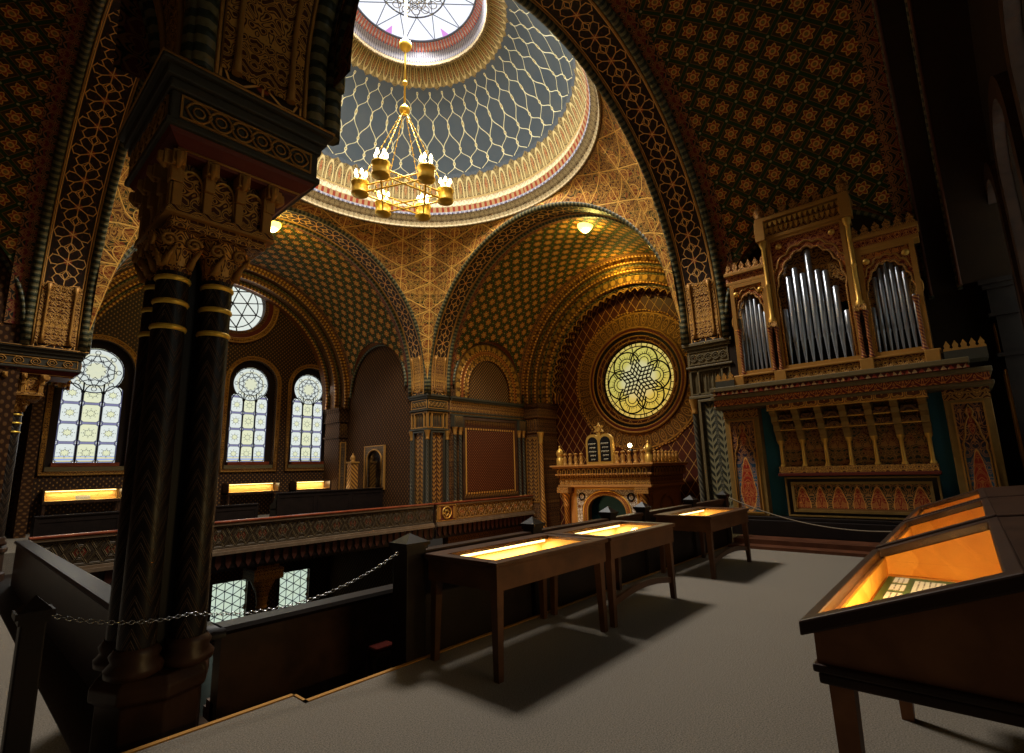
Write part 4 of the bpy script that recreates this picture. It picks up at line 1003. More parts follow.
table('dark wooden display table standing closest to the organ, curved stretcher, amber light',5.12,6.68,-2.06,-1.27,.81,True,9.)
# ------------------------------------------------------------------ sloping display desks
def desk(label,x0,x1,E_):
    ya,yb,yc=-4.2,-4.84,-5.5; za,zb_,zc=.9,1.14,1.2; zf=.75
    t=thing('display_desk',label,'display case',((x0+x1)/2,-4.85,0),'sloping display desks along the south side')
    def zs(y): return za+(zb_-za)*(ya-y)/(ya-yb)
    mb=MB(); w=.03
    side=[(ya-.04,zf),(yc,zf),(yc,zc-.03),(yb,zs(yb)-.03),(ya-.04,zs(ya-.04)-.03)]
    for x in (x0+.04,x1-.04-w): mb.prism(side,lambda a,b,d,x=x:(x+d,a,b),0,w)
    mb.box((x0+.04+w,ya-.07,zf),(x1-.04-w,ya-.04,za-.03)); mb.box((x0+.04+w,yc,zf),(x1-.04-w,yc+.03,zc-.03)); mb.build('case_body',M['desk_wood'],t)
    mb=MB(); mb.box((x0+.07,yb,zf+.005),(x1-.07,ya-.07,zf+.02)); mb.box((x1-.085,yb,zf+.02),(x1-.07,ya-.07,za-.05))
    mb.prism([(ya-.07,zf+.02),(yb,zf+.02),(yb,zs(yb)-.04),(ya-.07,zs(ya-.07)-.04)],lambda a,b,d:(x1-.07-d,a,b),0,.012); mb.prism([(ya-.07,zf+.02),(yb,zf+.02),(yb,zs(yb)-.04),(ya-.07,zs(ya-.07)-.04)],lambda a,b,d:(x0+.07+d,a,b),0,.012)
    mb.box((x0+.07,yb-.012,zf+.02),(x1-.07,yb,zs(yb)-.04)); mb.box((x0+.07,ya-.082,zf+.02),(x1-.07,ya-.07,za-.03)); mb.build('lining',M['amber_wood'],t)
    # sloping lid frame with moulded edge
    mb=MB(); f=lambda a,b,d=0.:(a,b,zs(b)+d)
    out=[(x0,ya),(x1,ya),(x1,yb-.02),(x0,yb-.02)]; inn=[(x0+.08,ya-.055),(x1-.11,ya-.055),(x1-.11,yb+.03),(x0+.09,yb+.03)]
    mb.prism(out,f,-.055,0.,[inn]); mb.build('lid_frame',M['lid_wood'],t,bevel=.008)
    mb=MB(); mb.prism([(x0,yb-.02),(x1,yb-.02),(x1,yc-.02),(x0,yc-.02)],lambda a,b,d:(a,b,zs(yb)+(zc-zb_)*(yb-b)/(yb-yc)+d),-.055,0.); mb.build('top_board',M['lid_wood'],t,bevel=.008)
    mb=MB(); mb.box((x0+.07,0,0),(x1-.07,1,.005),lambda x,y,z:(x,ya-.075+(yb+.03-ya+.075)*y,zs(ya-.075+(yb+.03-ya+.075)*y)-.018+z)); mb.build('glass_lid',M['glass'],t)
    mb=MB(); mb.box((x0+.02,yc,zf-.03),(x1-.02,ya-.025,zf)); mb.box((x0+.03,yc+.03,zf-.07),(x1-.03,ya-.04,zf-.03)); mb.build('base_moulding',M['dark_wood'],t,bevel=.008)
    for x in (x0+.12,x1-.32):
        for y in (ya-.1,yc+.25):
            mb=MB(); a=.04; b=.03; q0=[(x-a,y-a,zf-.07),(x+a,y-a,zf-.07),(x+a,y+a,zf-.07),(x-a,y+a,zf-.07)]; q1=[(x-b,y-b,0),(x+b,y-b,0),(x+b,y+b,0),(x-b,y+b,0)]
            for k in range(4): mb.face([q0[k],q0[(k+1)%4],q1[(k+1)%4],q1[k]])
            mb.face(q1[::-1]); mb.face(q0); mb.build('leg',M['desk_wood'],t)
    mb=MB(); mb.box((x0+.2,yb-.006,zs(yb)-.075),(x1-.2,yb+.018,zs(yb)-.05)); mb.build('light_strip',M['strip'],t)
    LIGHTS.append(('AREA',((x0+x1)/2,yb+.04,zs(yb)-.08),E_,(1.,.66,.24),x1-x0-.3,.03,(0.3,.95,-.5)))
    return t
desk('sloping dark wooden display desk with an open chequered book under its glass',.36,2.38,42.)
desk('sloping display desk with rippled amber wood lining, second along the row',2.54,4.36,15.)
desk('sloping display desk with narrow amber opening, farthest along toward the organ',4.54,6.36,9.)
# open book inside the first desk
t=thing('open_book','green bound folder with pale printed squares lying inside the sloping desk','book',(1.75,-4.42,.772))
mb=MB(); mb.box((1.15,-4.62,.772),(2.12,-4.3,.786)); mb.build('cover',M['green_book'],t,bevel=.004)
for x,y,w,h in ((2.0,-4.36,.16,.05),(1.78,-4.36,.16,.05),(1.55,-4.36,.16,.05),(1.32,-4.36,.16,.05),(1.62,-4.48,.8,.1)):
    mb=MB(); mb.box((x-w/2,y-h,.786),(x+w/2,y+h*.4,.79)); mb.build('page',M['paper'],t)
for k,(x,y,w,h) in enumerate(((1.3,-1.7,.3,.22),(1.95,-1.66,.26,.2))):
    pass
# ------------------------------------------------------------------ wall cases below the north windows
def wallcase(label,x0,x1,E_):
    y0,y1=16.1,16.7; t=thing('wall_case',label,'display case',((x0+x1)/2,16.4,0),'lit wall cases under the tall windows')
    zb,zt=.88,1.26
    mb=MB(); mb.box((x0,y0,zb),(x1,y1,zb+.06)); mb.box((x0,y1-.04,zb),(x1,y1,zt)); mb.box((x0,y0,zb),(x0+.04,y1,zt)); mb.box((x1-.04,y0,zb),(x1,y1,zt)); mb.box((x0,y0+.2,zt),(x1,y1,zt+.05)); mb.box((x0,y0-.02,zb-.02),(x1,y0+.03,zb+.07)); mb.build('case_body',M['dark_wood'],t)
    mb=MB(); mb.box((x0+.04,y0+.03,zb+.06),(x1-.04,y1-.04,zb+.07)); mb.box((x0+.04,y1-.06,zb+.07),(x1-.04,y1-.04,zt-.0)); mb.build('lining',M['pale_lining'],t)
    mb=MB(); mb.prism([(y0+.0,zb+.07),(y0+.015,zb+.07),(y0+.215,zt),(y0+.2,zt)],lambda a,b,d:(d,a,b),x0+.04,x1-.04); mb.build('glass_front',M['glass'],t)
    for x in (x0+.06,x1-.06):
        for y in (y0+.06,y1-.06):
            mb=MB(); mb.box((x-.035,y-.035,0),(x+.035,y+.035,zb)); mb.build('leg',M['dark_wood'],t)
    mb=MB(); mb.box((x0+.1,y1-.14,zt-.035),(x1-.1,y1-.1,zt-.015)); mb.build('light_strip',M['strip'],t)
    LIGHTS.append(('AREA',((x0+x1)/2,y1-.12,zt-.05),E_,WARM,x1-x0-.3,.03,(0,-.5,-1)))
wallcase('lit wall case holding a white card under the first tall window',.3,2.25,11.)
wallcase('lit wall case mostly hidden behind the clustered column',2.9,4.75,11.)
wallcase('lit wall case with long amber glow under the second visible tall window',5.45,7.4,11.)
wallcase('lit wall case with bright white glow under the last tall window',8.05,9.6,14.)
mb=MB(); mb.box((0,0,0),(.36,.2,.012),lambda x,y,z:(1.1+x,16.24+y,.952+z+y*.6)); tag(mb.build('info_card',M['paper']),'white card propped inside the wall case under the first window','card')
# ------------------------------------------------------------------ newel posts, low panels, chains
def post(loc,label,h=1.03,w=.1):
    t=thing('newel_post',label,'post',loc,'dark newel posts with pyramid caps'); x,y,z=loc
    mb=MB(); mb.box((x-w,y-w,z),(x+w,y+w,z+h-.1)); mb.box((x-w-.015,y-w-.015,z),(x+w+.015,y+w+.015,z+.12)); mb.build('shaft',M['black_wood'],t,bevel=.008)
    mb=MB(); mb.box((x-w-.025,y-w-.025,z+h-.1),(x+w+.025,y+w+.025,z+h-.07)); mb.box((x-w-.01,y-w-.01,z+h-.13),(x+w+.01,y+w+.01,z+h-.1))
    c=w+.015
    b=[(x-c,y-c,z+h-.07),(x+c,y-c,z+h-.07),(x+c,y+c,z+h-.07),(x-c,y+c,z+h-.07)]
    for k in range(4): mb.face([b[k],b[(k+1)%4],(x,y,z+h)])
    mb.build('pyramid_cap',M['black_wood'],t)
    return t
p0=post((.87,-1.09,-.45),'stout dark newel post holding the chain beside the first display table',1.44,.1)
for x,l in ((2.53,'dark newel post with pyramid cap between the first and middle display tables'),(4.12,'dark newel post with pyramid cap behind the far half of the middle display table'),(5.08,'dark newel post with pyramid cap in the gap after the middle display table'),(6.82,'dark newel post with pyramid cap behind the display table closest to the organ'),(8.4,'dark newel post holding the rope barrier near the organ')):
    post((x,-1.09,-.45),l,1.44,.075)
post((-1.5,-1.13,0),'slim dark post at the platform corner where the chain ends',.94,.05)
post((8.2,-5.18,0.),'slim dark post ending the rope barrier beyond the sloping desks',.82,.05)
for k,(a,b,l) in enumerate(((1.0,2.44,'low dark panelled rail behind the first display table'),(2.62,4.03,'low dark panelled rail behind the middle display table'),(4.21,4.99,'short dark panelled rail between the two posts past the middle table'),(5.17,6.73,'low dark panelled rail bridging the gap before the third table'),(6.91,8.31,'low dark panelled rail behind the table closest to the organ'))):
    t=thing('panel_rail',l,'railing',((a+b)/2,-1.09,-.45),'dark panelled rails between the posts')
    mb=MB(); mb.box((a,-1.12,-.45),(b,-1.06,.8)); mb.build('board',M['black_wood'],t)
    mb=MB(); mb.box((a,-1.15,.8),(b,-1.03,.84)); mb.box((a,-1.13,.75),(b,-1.05,.8)); mb.build('top_rail',M['dark_wood'],t,bevel=.006)
    mb=MB(); f=facefr('N',a,-1.12,b,-1.06); frame4(mb,f,a+.06,b-.06,0.05,.7,.06,0,.015); mb.build('moulding',M['black_wood'],t)
def catenary(P,Q,sag,n):
    P=Vector(P);Q=Vector(Q); return [P.lerp(Q,i/n)-Vector((0,0,sag*4*(i/n)*(1-i/n))) for i in range(n+1)]
def chain(label,pts,lk=.036):
    mb=MB(); d=[0.]
    for a,b in zip(pts,pts[1:]): d.append(d[-1]+(b-a).length)
    n=int(d[-1]/(lk*.78)); j=0
    for k in range(n):
        s=d[-1]*(k+.5)/n
        while d[j+1]<s: j+=1
        w=(s-d[j])/(d[j+1]-d[j]); c=pts[j].lerp(pts[j+1],w); t=(pts[j+1]-pts[j]).normalized(); u=t.cross(Vector((0,0,1))).normalized(); v=u.cross(t)
        x=u if k%2 else v
        mb.tube([c+t*lk*.5*math.cos(2*PI*i/8)+x*lk*.3*math.sin(2*PI*i/8) for i in range(8)],lk*.085,4,True)
    return tag(mb.build('barrier_chain',M['iron']),label,'chain')
chain('thin silver chain sagging from the stout newel post to the platform corner post',catenary((.73,-1.12,.85),(-.7,-.86,.64),.15,24)+catenary((-.7,-.86,.64),(-1.46,-1.12,.84),.05,12)[1:])
mb=MB(); mb.tube(catenary((8.38,-1.17,.88),(8.2,-5.14,.7),.42,30),.011,6); tag(mb.build('rope_barrier',M['rope']),'thin grey rope barrier sagging in front of the organ','rope')
# ------------------------------------------------------------------ pews
def pew(label,x0,x1,y,z,h,grp='dark pew backs behind the carved balustrade'):
    t=thing('pew',label,'bench',((x0+x1)/2,y,z),grp)
    mb=MB(); mb.box((x0,y-.03,z),(x1,y+.03,z+h)); mb.build('backrest',M['pew_wood'],t)
    mb=MB(); mb.box((x0-.02,y-.06,z+h),(x1+.02,y+.07,z+h+.05)); mb.build('top_rail',M['pew_wood'],t,bevel=.01)
    mb=MB(); f=facefr('S',x0,y-.03,x1,y+.03); n=max(1,int((x1-x0)/1.1))
    for k in range(n):
        a=x0+(x1-x0)*k/n; b=x0+(x1-x0)*(k+1)/n; frame4(mb,f,a+.05,b-.05,.12+z,z+h-.08,.05,0,.015)
    mb.build('panel_moulding',M['pew_wood'],t)
    mb=MB(); mb.box((x0,y+.03,z+.4),(x1,y+.45,z+.45)); mb.build('seat',M['pew_wood'],t)
    for x in (x0,x1-.05): 
        mb=MB(); mb.prism([(y-.05,z),(y+.5,z),(y+.5,z+.55),(y+.3,z+.65),(y+.08,z+h),(y-.05,z+h)],lambda a,b,d,x=x:(x+d,a,b),0,.05); mb.build('end_board',M['pew_wood'],t)
pew('dark panelled pew back beside the north east wall with the glazed niche',5.75,9.85,12.6,-.0,.92); pew('dark panelled pew back partly hidden by the clustered column',2.0,5.15,12.6,-.0,.62)
pew('dark pew back below the first lit wall case',-.1,1.7,13.2,-.0,.62)
def stool(label,x,y,z):
    t=thing('kneeler',label,'bench',(x,y,z))
    mb=MB(); mb.box((x-.13,y-.1,z),(x+.13,y+.1,z+.05)); mb.box((x-.11,y-.08,z+.33),(x+.11,y+.08,z+.37)); mb.build('frame',M['dark_wood'],t,bevel=.006)
    mb=MB(); mb.box((x-.105,y-.075,z+.37),(x+.105,y+.075,z+.41)); mb.build('cushion',M['red_cushion'],t,bevel=.015)
    for a in (-.12,.12):
        for b in (-.06,.06):
            mb=MB(); mb.lathe([(.02,.05),(.032,.09),(.018,.14),(.03,.2),(.018,.27),(.026,.33)],(x+a,y+b,z),8); mb.build('baluster_leg',M['dark_wood'],t)
M['red_cushion']=mat('red_cushion',c8(62,22,17),1.,spec=.03)
stool('small red topped kneeler with turned legs beyond the stout newel post',1.0,-.52,-.45)
stool('small turned leg kneeler standing on the side gallery floor past the corner post',-1.75,.6,0.)
# ------------------------------------------------------------------ chandelier
def chandelier():
    cx,cy=5.1,4.9; z=8.46; R0=1.05
    t=thing('chandelier','brass six armed chandelier with candle clusters hanging from the dome oculus','chandelier',(cx,cy,z))
    mb=MB(); mb.tube([(cx,cy,z+2.3),(cx,cy,OCU[1])],.025,6); mb.build('stem_chain',M['brass'],t)
    for zz,r in ((12.75,.17),(11.6,.07),(10.8,.14)):
        mb=MB(); mb.lathe([(.0,-r),(r*.5,-r*.86),(r*.9,-r*.4),(r,0),(r*.9,r*.4),(r*.5,r*.86),(0.02,r),(.03,r*1.5)],(cx,cy,zz),14); mb.build('ball',M['brass'],t)
    cans=[]
    for k in range(6):
        a=k*PI/3+.42; cans.append((cx+R0*math.cos(a),cy+R0*math.sin(a)))
    mb=MB()
    for k in range(6):
        for j in (1,2):
            if j==2 and False: continue
            p,q=cans[k],cans[(k+j)%6]
            if j==2: 
                mb.tube([(*p,z-.12),(*q,z-.12)],.022,5); mb.tube([(*p,z+.06),(*q,z+.06)],.022,5)
                for w in (.25,.5,.75): 
                    m_=(p[0]+(q[0]-p[0])*w,p[1]+(q[1]-p[1])*w); mb.tube([(*m_,z-.12),(*m_,z+.06)],.015,5)
    mb.build('star_frame',M['brass'],t)
    for k,(x,y) in enumerate(cans):
        mb=MB(); mb.lathe([(.0,-.22),(.1,-.22),(.14,-.2),(.2,-.17),(.215,-.14),(.2,-.12),(.2,.1),(.22,.12),(.22,.16),(.19,.17),(.0,.15)],(x,y,z),18); c=mb.build('candle_drum',M['brass'],t)
        for j in range(5):
            b=2*PI*j/5+.3*k; px,py=x+.13*math.cos(b),y+.13*math.sin(b)
            mb=MB(); mb.lathe([(.018,.15),(.018,.32),(.0,.32)],(px,py,z),6); mb.build('candle',M['paper'],c)
            mb=MB(); mb.lathe([(.0,.31),(.034,.34),(.045,.38),(.028,.44),(.0,.49)],(px,py,z),8); mb.build('flame_bulb',M['bulb'],c)
        mb=MB(); pts=catenary((x,y,z+.16),(cx+.06*(x-cx),cy+.06*(y-cy),10.72),.0,14); mb.tube(pts,.009,5)
        for q in pts[1:-1]: mb.lathe([(.0,-.035),(.026,0),(.0,.035)],tuple(q),6)
        mb.build('hanging_chain',M['brass'],t)
        LIGHTS.append(('POINT',(x,y,z+.5),17.,(1.,.78,.46),.12))
chandelier()
def vlamp(label,loc,e):
    t=thing('ceiling_lamp',label,'lamp',loc,'yellow bowl lamps under the vaults'); x,y,z=loc
    mb=MB(); mb.lathe([(.0,.18),(.26,.18),(.38,.13),(.38,.09),(.28,.05)],loc,20); mb.build('canopy',M['brass'],t)
    mb=MB(); mb.lathe([(.27,.06),(.27,-.02),(.2,-.13),(.1,-.22),(.0,-.24)],loc,20); mb.build('glass_shade',M['shade'],t)
    LIGHTS.append(('POINT',(x,y,z-.32),e,(1.,.82,.2),.1))
vlamp('lit yellow bowl lamp under the vault in front of the round yellow window',(12.0,3.95,9.72),110.)
vlamp('lit yellow bowl lamp peeping past the column capital under the north vault',(4.5,11.25,9.66),150.)
# ------------------------------------------------------------------ organ
def crest(mb,f,a0,a1,b,n,h,d0,d1):
    w=(a1-a0)/n
    for k in range(n):
        c=a0+w*(k+.5); q=w*.5
        pp=[(c-q,b),(c+q,b),(c+q*.95,b+h*.2),(c+q*.55,b+h*.3),(c+q*.75,b+h*.55),(c+q*.4,b+h*.72),(c+q*.22,b+h*.85),(c,b+h),(c-q*.22,b+h*.85),(c-q*.4,b+h*.72),(c-q*.75,b+h*.55),(c-q*.55,b+h*.3),(c-q*.95,b+h*.2)]
        mb.prism(pp,f,d0,d1)
def finial(mb,c,z,s):
    mb.lathe([(.0,0),(s*.5,0),(s*.5,s*.15),(s*.35,s*.25),(s*.55,s*.6),(s*.5,s*.95),(s*.3,s*1.25),(s*.12,s*1.45),(s*.16,s*1.6),(.0,s*1.85)],(c[0],c[1],z),10)
def organ():
    t=thing('pipe_organ','gilt three towered pipe organ on a painted red and teal gallery case','organ',(9.3,-3.05,.13))
    f=facefr('W',9.0,0,9.0,0)    # a=y, b=z, d outwards (-x)
    # lower case -------------------------------------------------------
    mb=MB(); mb.box((9.22,-5.15,.13),(9.9,-1.1,2.6)); mb.build('case_back',M['teal'],t)
    mb=MB(); mb.box((8.82,-5.2,.13),(9.9,-1.05,.42)); mb.box((8.9,-5.2,.42),(9.9,-1.05,.48)); mb.build('plinth',M['black_wood'],t,bevel=.01)
    for a0,a1,nm in ((-1.74,-1.06,0),(-5.18,-4.6,1)):
        mb=MB(); pbox(mb,f,a0,a1,.48,2.62,-.36,0); p=mb.build('flank_pier',M['gold_olive'],t,bevel=.01)
        mb=MB(); w=.11; mb.face([f(a0+w,.55,.006),f(a1-w,.55,.006),f(a1-w,2.36,.006),f(a0+w,2.36,.006)],[(0.,0.),(1.,0.),(1.,1.),(0.,1.)]); mb.build('painted_panel',M['flank_paint'],p)
        mb=MB(); frame4(mb,f,a0+w-.02,a1-w+.02,.53,2.38,.025,0,.025); mb.build('gilt_frame',M['gold_dull'],p)
        mb=MB(); c=(a0+a1)/2; h=(a1-a0)/2-w-.03
        half=[(h,.58),(h,1.55),(h*.86,1.62),(h*.92,1.72),(h*.6,1.86),(h*.55,1.98),(h*.3,2.1),(h*.12,2.14),(h*.3,2.22),(.0,2.33)]
        mb.tube([f(c+x,z,.012) for x,z in half]+[f(c-x,z,.012) for x,z in half[::-1][1:]],.014,5); mb.build('ogee_outline',M['gold_dull'],p)
        mb=MB(); pbox(mb,f,a0,a1,2.42,2.6,0,.03); mb.build('frieze_block',M['gold_fili'],p)
    # bracket arcade
    y0,y1=-4.34,-2.08; n=6; zc=1.42
    mb=MB(); mb.box((9.12,y0,zc),(9.36,y1,2.5)); mb.build('arcade_back',M['green_red'],t)
    for k in range(n):
        a=y0+(y1-y0)*(k+.5)/n; h=.14; pp=[(a-h,1.46),(a+h,1.46),(a+h,1.82)]+[(a+h*math.cos(PI*i/6),1.82+.16*math.sin(PI*i/6)) for i in range(1,6)]+[(a-h,1.82)]
        g=lambda p,q,d=0.:(9.115-d,p,q)
        mb=MB(); mb.prism(pp,g,0,.01); mb.build('niche_panel',M['organpanel'],t)
    for k in range(n+1):
        a=y0+(y1-y0)*k/n
        mb=MB(); mb.lathe([(.05,0),(.05,.03),(.033,.05),(.03,.3),(.033,.42),(.055,.46),(.06,.5)],(9.02,a,zc),10); mb.build('arcade_colonnette',M['gold'],t)
        prof=[(9.14,1.92),(8.97,1.92),(8.95,2.0),(8.9,2.08),(8.86,2.1),(8.86,2.2),(8.8,2.26),(8.76,2.28),(8.76,2.38),(8.66,2.44),(8.66,2.5),(9.14,2.5)]
        mb=MB(); mb.prism(prof,lambda p,q,d,a=a:(p,a+d,q),-.055,.055); mb.build('stepped_bracket',M['gold_olive'],t)
    for k in range(n):
        a=y0+(y1-y0)*(k+.5)/n; mb=MB()
        for (x,z) in ((8.9,2.12),(8.8,2.3)): mb.box((x,a-.15,z),(x+.25,a+.15,z+.05)); mb.box((x-.004,a-.1,z+.05),(x+.2,a+.1,z+.1))
        mb.build('stalactite_step',M['brown_fili'],t)
        mb=MB(); mb.box((8.885,a-.16,2.1),(8.9,a+.16,2.122)); mb.box((8.785,a-.12,2.28),(8.8,a+.12,2.3)); mb.build('gilt_step_edge',M['gold'],t)
    mb=MB(); mb.box((8.64,-4.42,2.5),(9.4,-2.0,2.64)); mb.build('frieze_band',M['gold_fili_big'],t)
    mb=MB(); mb.box((8.63,-4.43,2.485),(8.7,-1.99,2.5)); mb.box((8.63,-4.43,2.64),(8.7,-1.99,2.66)); mb.build('gilt_fillet',M['gold'],t)
    mb=MB(); mb.box((8.93,y0-.06,1.3),(9.36,y1+.06,1.42)); mb.build('arcade_ledge',M['gold_fili'],t); 
    mb=MB(); mb.box((8.9,y0-.08,1.24),(9.36,y1+.08,1.3)); mb.build('ledge_moulding',M['maroon'],t,bevel=.01)
    # great cornice
    mb=MB(); mb.box((8.5,-5.24,2.78),(9.9,-1.0,2.86)); mb.box((8.44,-5.0,2.94),(9.9,-1.02,3.03)); mb.box((8.6,-5.24,2.6),(9.9,-1.0,2.66)); mb.build('cornice',M['stone'],t,bevel=.012)
    mb=MB(); mb.box((8.56,-5.2,2.66),(9.9,-1.04,2.78)); mb.build('cornice_cove',M['red_fili'],t)
    mb=MB()
    for k in range(44):
        a=-5.0+3.95*(k+.5)/44; mb.prism([(a-.04,2.87),(a+.04,2.87),(a,2.94)],lambda p,q,d:(8.47-d,p,q),-.03,.01)
    mb.build('dentil_row',M['ring_red'],t)
    mb=MB(); mb.box((8.5,-4.95,2.86),(9.9,-1.06,2.94)); mb.build('dentil_ground',M['maroon'],t)
    # framed red painted panel
    mb=MB(); pbox(mb,f,-4.38,-2.08,.5,1.22,-.2,-.02); p=mb.build('lower_panel',M['black_wood'],t)
    mb=MB(); frame4(mb,f,-4.38,-2.08,.5,1.22,.03,-.02,.02); frame4(mb,f,-4.28,-2.18,.58,1.13,.045,-.02,.03); mb.build('gilt_frame',M['gold_olive'],p)
    mb=MB(); mb.face([f(-4.25,.62,-.005),f(-2.21,.62,-.005),f(-2.21,1.09,-.005),f(-4.25,1.09,-.005)],[(0,0),(7,0),(7,1),(0,1)]); mb.build('painted_panel',M['red_paint'],p)
    # upper case ---------------------------------------------------------
    X=8.9; f=facefr('W',X,0,X,0)
    mb=MB(); mb.box((X+.22,-4.6,3.03),(9.7,-1.5,5.2)); mb.box((X+.22,-3.68,5.2),(9.7,-2.28,6.1)); mb.build('case_body',M['dark_fili'],t)
    mb=MB(); mb.box((X-.06,-4.68,3.03),(9.7,-1.42,3.24)); mb.build('case_base',M['gold_fili'],t,bevel=.01)
    mb=MB()
    for a in (-4.58,-3.68,-2.28,-1.5): mb.box((X-.12,a-.1,3.03),(X+.2,a+.1,3.27))
    mb.box((X-.1,-4.7,3.24),(X+.25,-1.4,3.28)); mb.build('case_pedestal',M['gold_dull'],t,bevel=.008)
    def arch_cut(c,h,z0,zs,zt):
        # lobed Moorish opening
        pts=[(c-h,z0)]; m=9
        for i in range(m):
            u0=PI-(PI*i/m); 
            for j in range(5):
                u=u0-PI/m*j/5; rr=1+.06*math.sin(PI*j/5)
                pts.append((c+h*rr*math.cos(u),zs+(zt-zs)*rr*math.sin(u)))
        pts+=[(c+h,zs),(c+h,z0)]; return pts[::-1]
    def bay(a0,a1,zt,oh,zs,zo,np_,hts,pr,nm):
        c=(a0+a1)/2; cut=arch_cut(c,oh,3.29,zs,zo)
        mb=MB(); mb.prism([(a0,3.28),(a1,3.28),(a1,zt),(a0,zt)],f,-.08,0.,[cut]); b=mb.build('front_screen',M['red_fili'],t)
        mb=MB(); mb.tube([f(p,q,.01) for p,q in cut],.022,5); mb.build('lobed_moulding',M['carved'],b)
        cut2=arch_cut(c,oh*1.22,3.29,zs,zo+.12); mb=MB(); mb.tube([f(p,q,.01) for p,q in cut2[1:-1]],.018,5); mb.build('outer_moulding',M['gold_dull'],b)
        mb=MB(); g=lambda p,q,d=0.:(X+.06-d,p,q); 
        arch_in=[(c-oh,zs-.35)]+arch_cut(c,oh,zs-.35,zs,zo)[::-1]; 
        mb.poly(arch_cut(c,oh,zs-.25,zs,zo),(lambda p,q,d=0.:(X+.17,p,q))); mb.build('pierced_tracery',M['gold_fili'],b)
        mb=MB(); mb.poly(arch_cut(c,oh,3.29,zs,zo),(lambda p,q,d=0.:(X+.2,p,q))); mb.build('shadow_sheet',M['shadow_black'],b)  # black sheet added as painted shade inside the pipe opening
        mb=MB(); frame4(mb,f,a0,a1,3.28,zt,.075,-.06,.05); mb.build('gilt_frame',M['gold_dull'],b)
        for s in (-1,1):
            mb=MB(); q=f(c+s*(a1-a0)*.34,zt-.22,.03); mb.lathe([(.0,.05),(.05,.03),(.06,0.)],(0,0,0),14,fr=lambda x,y,z,q=q:(q[0]-z,q[1]+x,q[2]+y)); mb.build('boss',M['gold'],b)
        w=2*oh/np_
        for k in range(np_):
            y=c-oh+w*(k+.5); h=hts[k]; r=w*.42; zf=3.3; zb=3.3+.42*pr
            mb=MB(); mb.lathe([(.014,zf),(r*.95,zb),(r,zb+.02),(r,h-.02),(r*.6,h),(.0,h)],(X+.06,y,0),14); pp=mb.build('organ_pipe',M['pipe'],t)
            mb=MB(); mb.lathe([(r*1.05,zb-.01),(r*1.09,zb+.015),(r*1.05,zb+.04)],(X+.06,y,0),14); 
            mb.prism([(y-r*.55,zb+.05),(y+r*.55,zb+.05),(y+r*.42,zb+.14),(y-r*.42,zb+.14)],lambda p,q,d:(X+.06-r-d,p,q),-.01,.008); mb.build('pipe_mouth',M['pipe'],pp)
    bay(-2.2,-1.5,5.22,.29,4.3,4.95,7,[4.55,4.72,4.86,4.98,4.86,4.7,4.5],1.,'wing')
    bay(-4.6,-3.76,5.26,.34,4.3,4.95,8,[4.3,4.75,4.86,4.98,4.98,4.9,4.75,4.2],1.,'wing')
    bay(-3.66,-2.3,6.0,.57,4.7,5.6,9,[4.25,4.75,5.1,5.15,5.6,5.15,5.3,5.15,4.5],1.25,'tower')
    # cornices and crestings
    for a0,a1,z in ((-2.26,-1.44,5.22),(-4.68,-3.7,5.26)):
        mb=MB(); mb.box((X-.05,a0,z),(X+.3,a1,z+.07)); mb.box((X-.09,a0-.02,z+.2),(X+.3,a1+.02,z+.27)); mb.build('wing_cornice',M['gold_dull'],t,bevel=.008)
        mb=MB(); mb.box((X-.03,a0,z+.07),(X+.3,a1,z+.2)); mb.build('wing_frieze',M['red_fili'],t)
        mb=MB(); crest(mb,f,a0,a1,z+.27,6,.22,-.02,.05); mb.build('cresting',M['carved'],t)
    mb=MB(); mb.box((X-.07,-3.74,5.98),(X+.45,-2.22,6.06)); mb.box((X-.16,-3.8,6.36),(X+.45,-2.16,6.44)); mb.build('tower_cornice',M['gold_dull'],t,bevel=.01)
    mb=MB(); mb.box((X-.04,-3.7,6.06),(X+.45,-2.26,6.36)); mb.build('tower_frieze',M['gold_fili'],t)
    for row in (0,1):
        mb=MB()
        for k in range(15):
            a=-3.66+1.36*(k+.5)/15; z=6.1+.12*row; mb.prism([(a-.04,z+.11),(a+.04,z+.11),(a+.02,z+.04),(a,z),(a-.02,z+.04)],f,.03+.04*row,.08+.05*row)
        mb.build('stalactite_row',M['gold'],t)
    for a in (-3.72,-2.24):
        mb=MB(); mb.box((X-.19,a-.09,5.95),(X+.06,a+.09,6.36)); mb.build('corner_block',M['gold_dull'],t,bevel=.008)
        mb=MB(); finial(mb,(X-.06,a),6.44,.2); mb.build('finial',M['carved'],t)
    mb=MB(); crest(mb,f,-3.6,-2.36,6.44,6,.26,-.02,.06); mb.build('cresting',M['carved'],t)
    for a in (-3.71,-2.25):
        mb=MB(); mb.lathe([(.07,4.25),(.07,4.32),(.045,4.36),(.042,5.0),(.055,5.02),(.042,5.05),(.04,5.8),(.07,5.88),(.075,5.95)],(X-.07,a,0),10); mb.build('upper_column',M['gold'],t)
        mb=MB(); mb.box((X-.15,a-.09,4.14),(X+.05,a+.09,4.25)); mb.build('column_block',M['gold_fili'],t)
        for o in (-.06,.06):
            mb=MB(); mb.lathe([(.045,3.28),(.045,3.33),(.03,3.36),(.028,3.62),(.04,3.66),(.028,3.7),(.028,4.0),(.05,4.08),(.055,4.14)],(X-.08,a+o,0),8); mb.build('lower_column',M['column_red'],t)
    for a in (-1.6,-4.5):
        mb=MB(); mb.lathe([(.05,3.28),(.05,3.33),(.032,3.36),(.03,3.62),(.042,3.66),(.03,3.7),(.03,4.1),(.05,4.18),(.055,4.24)],(X-.05,a,0),8); mb.build('lower_column',M['column_red'],t)
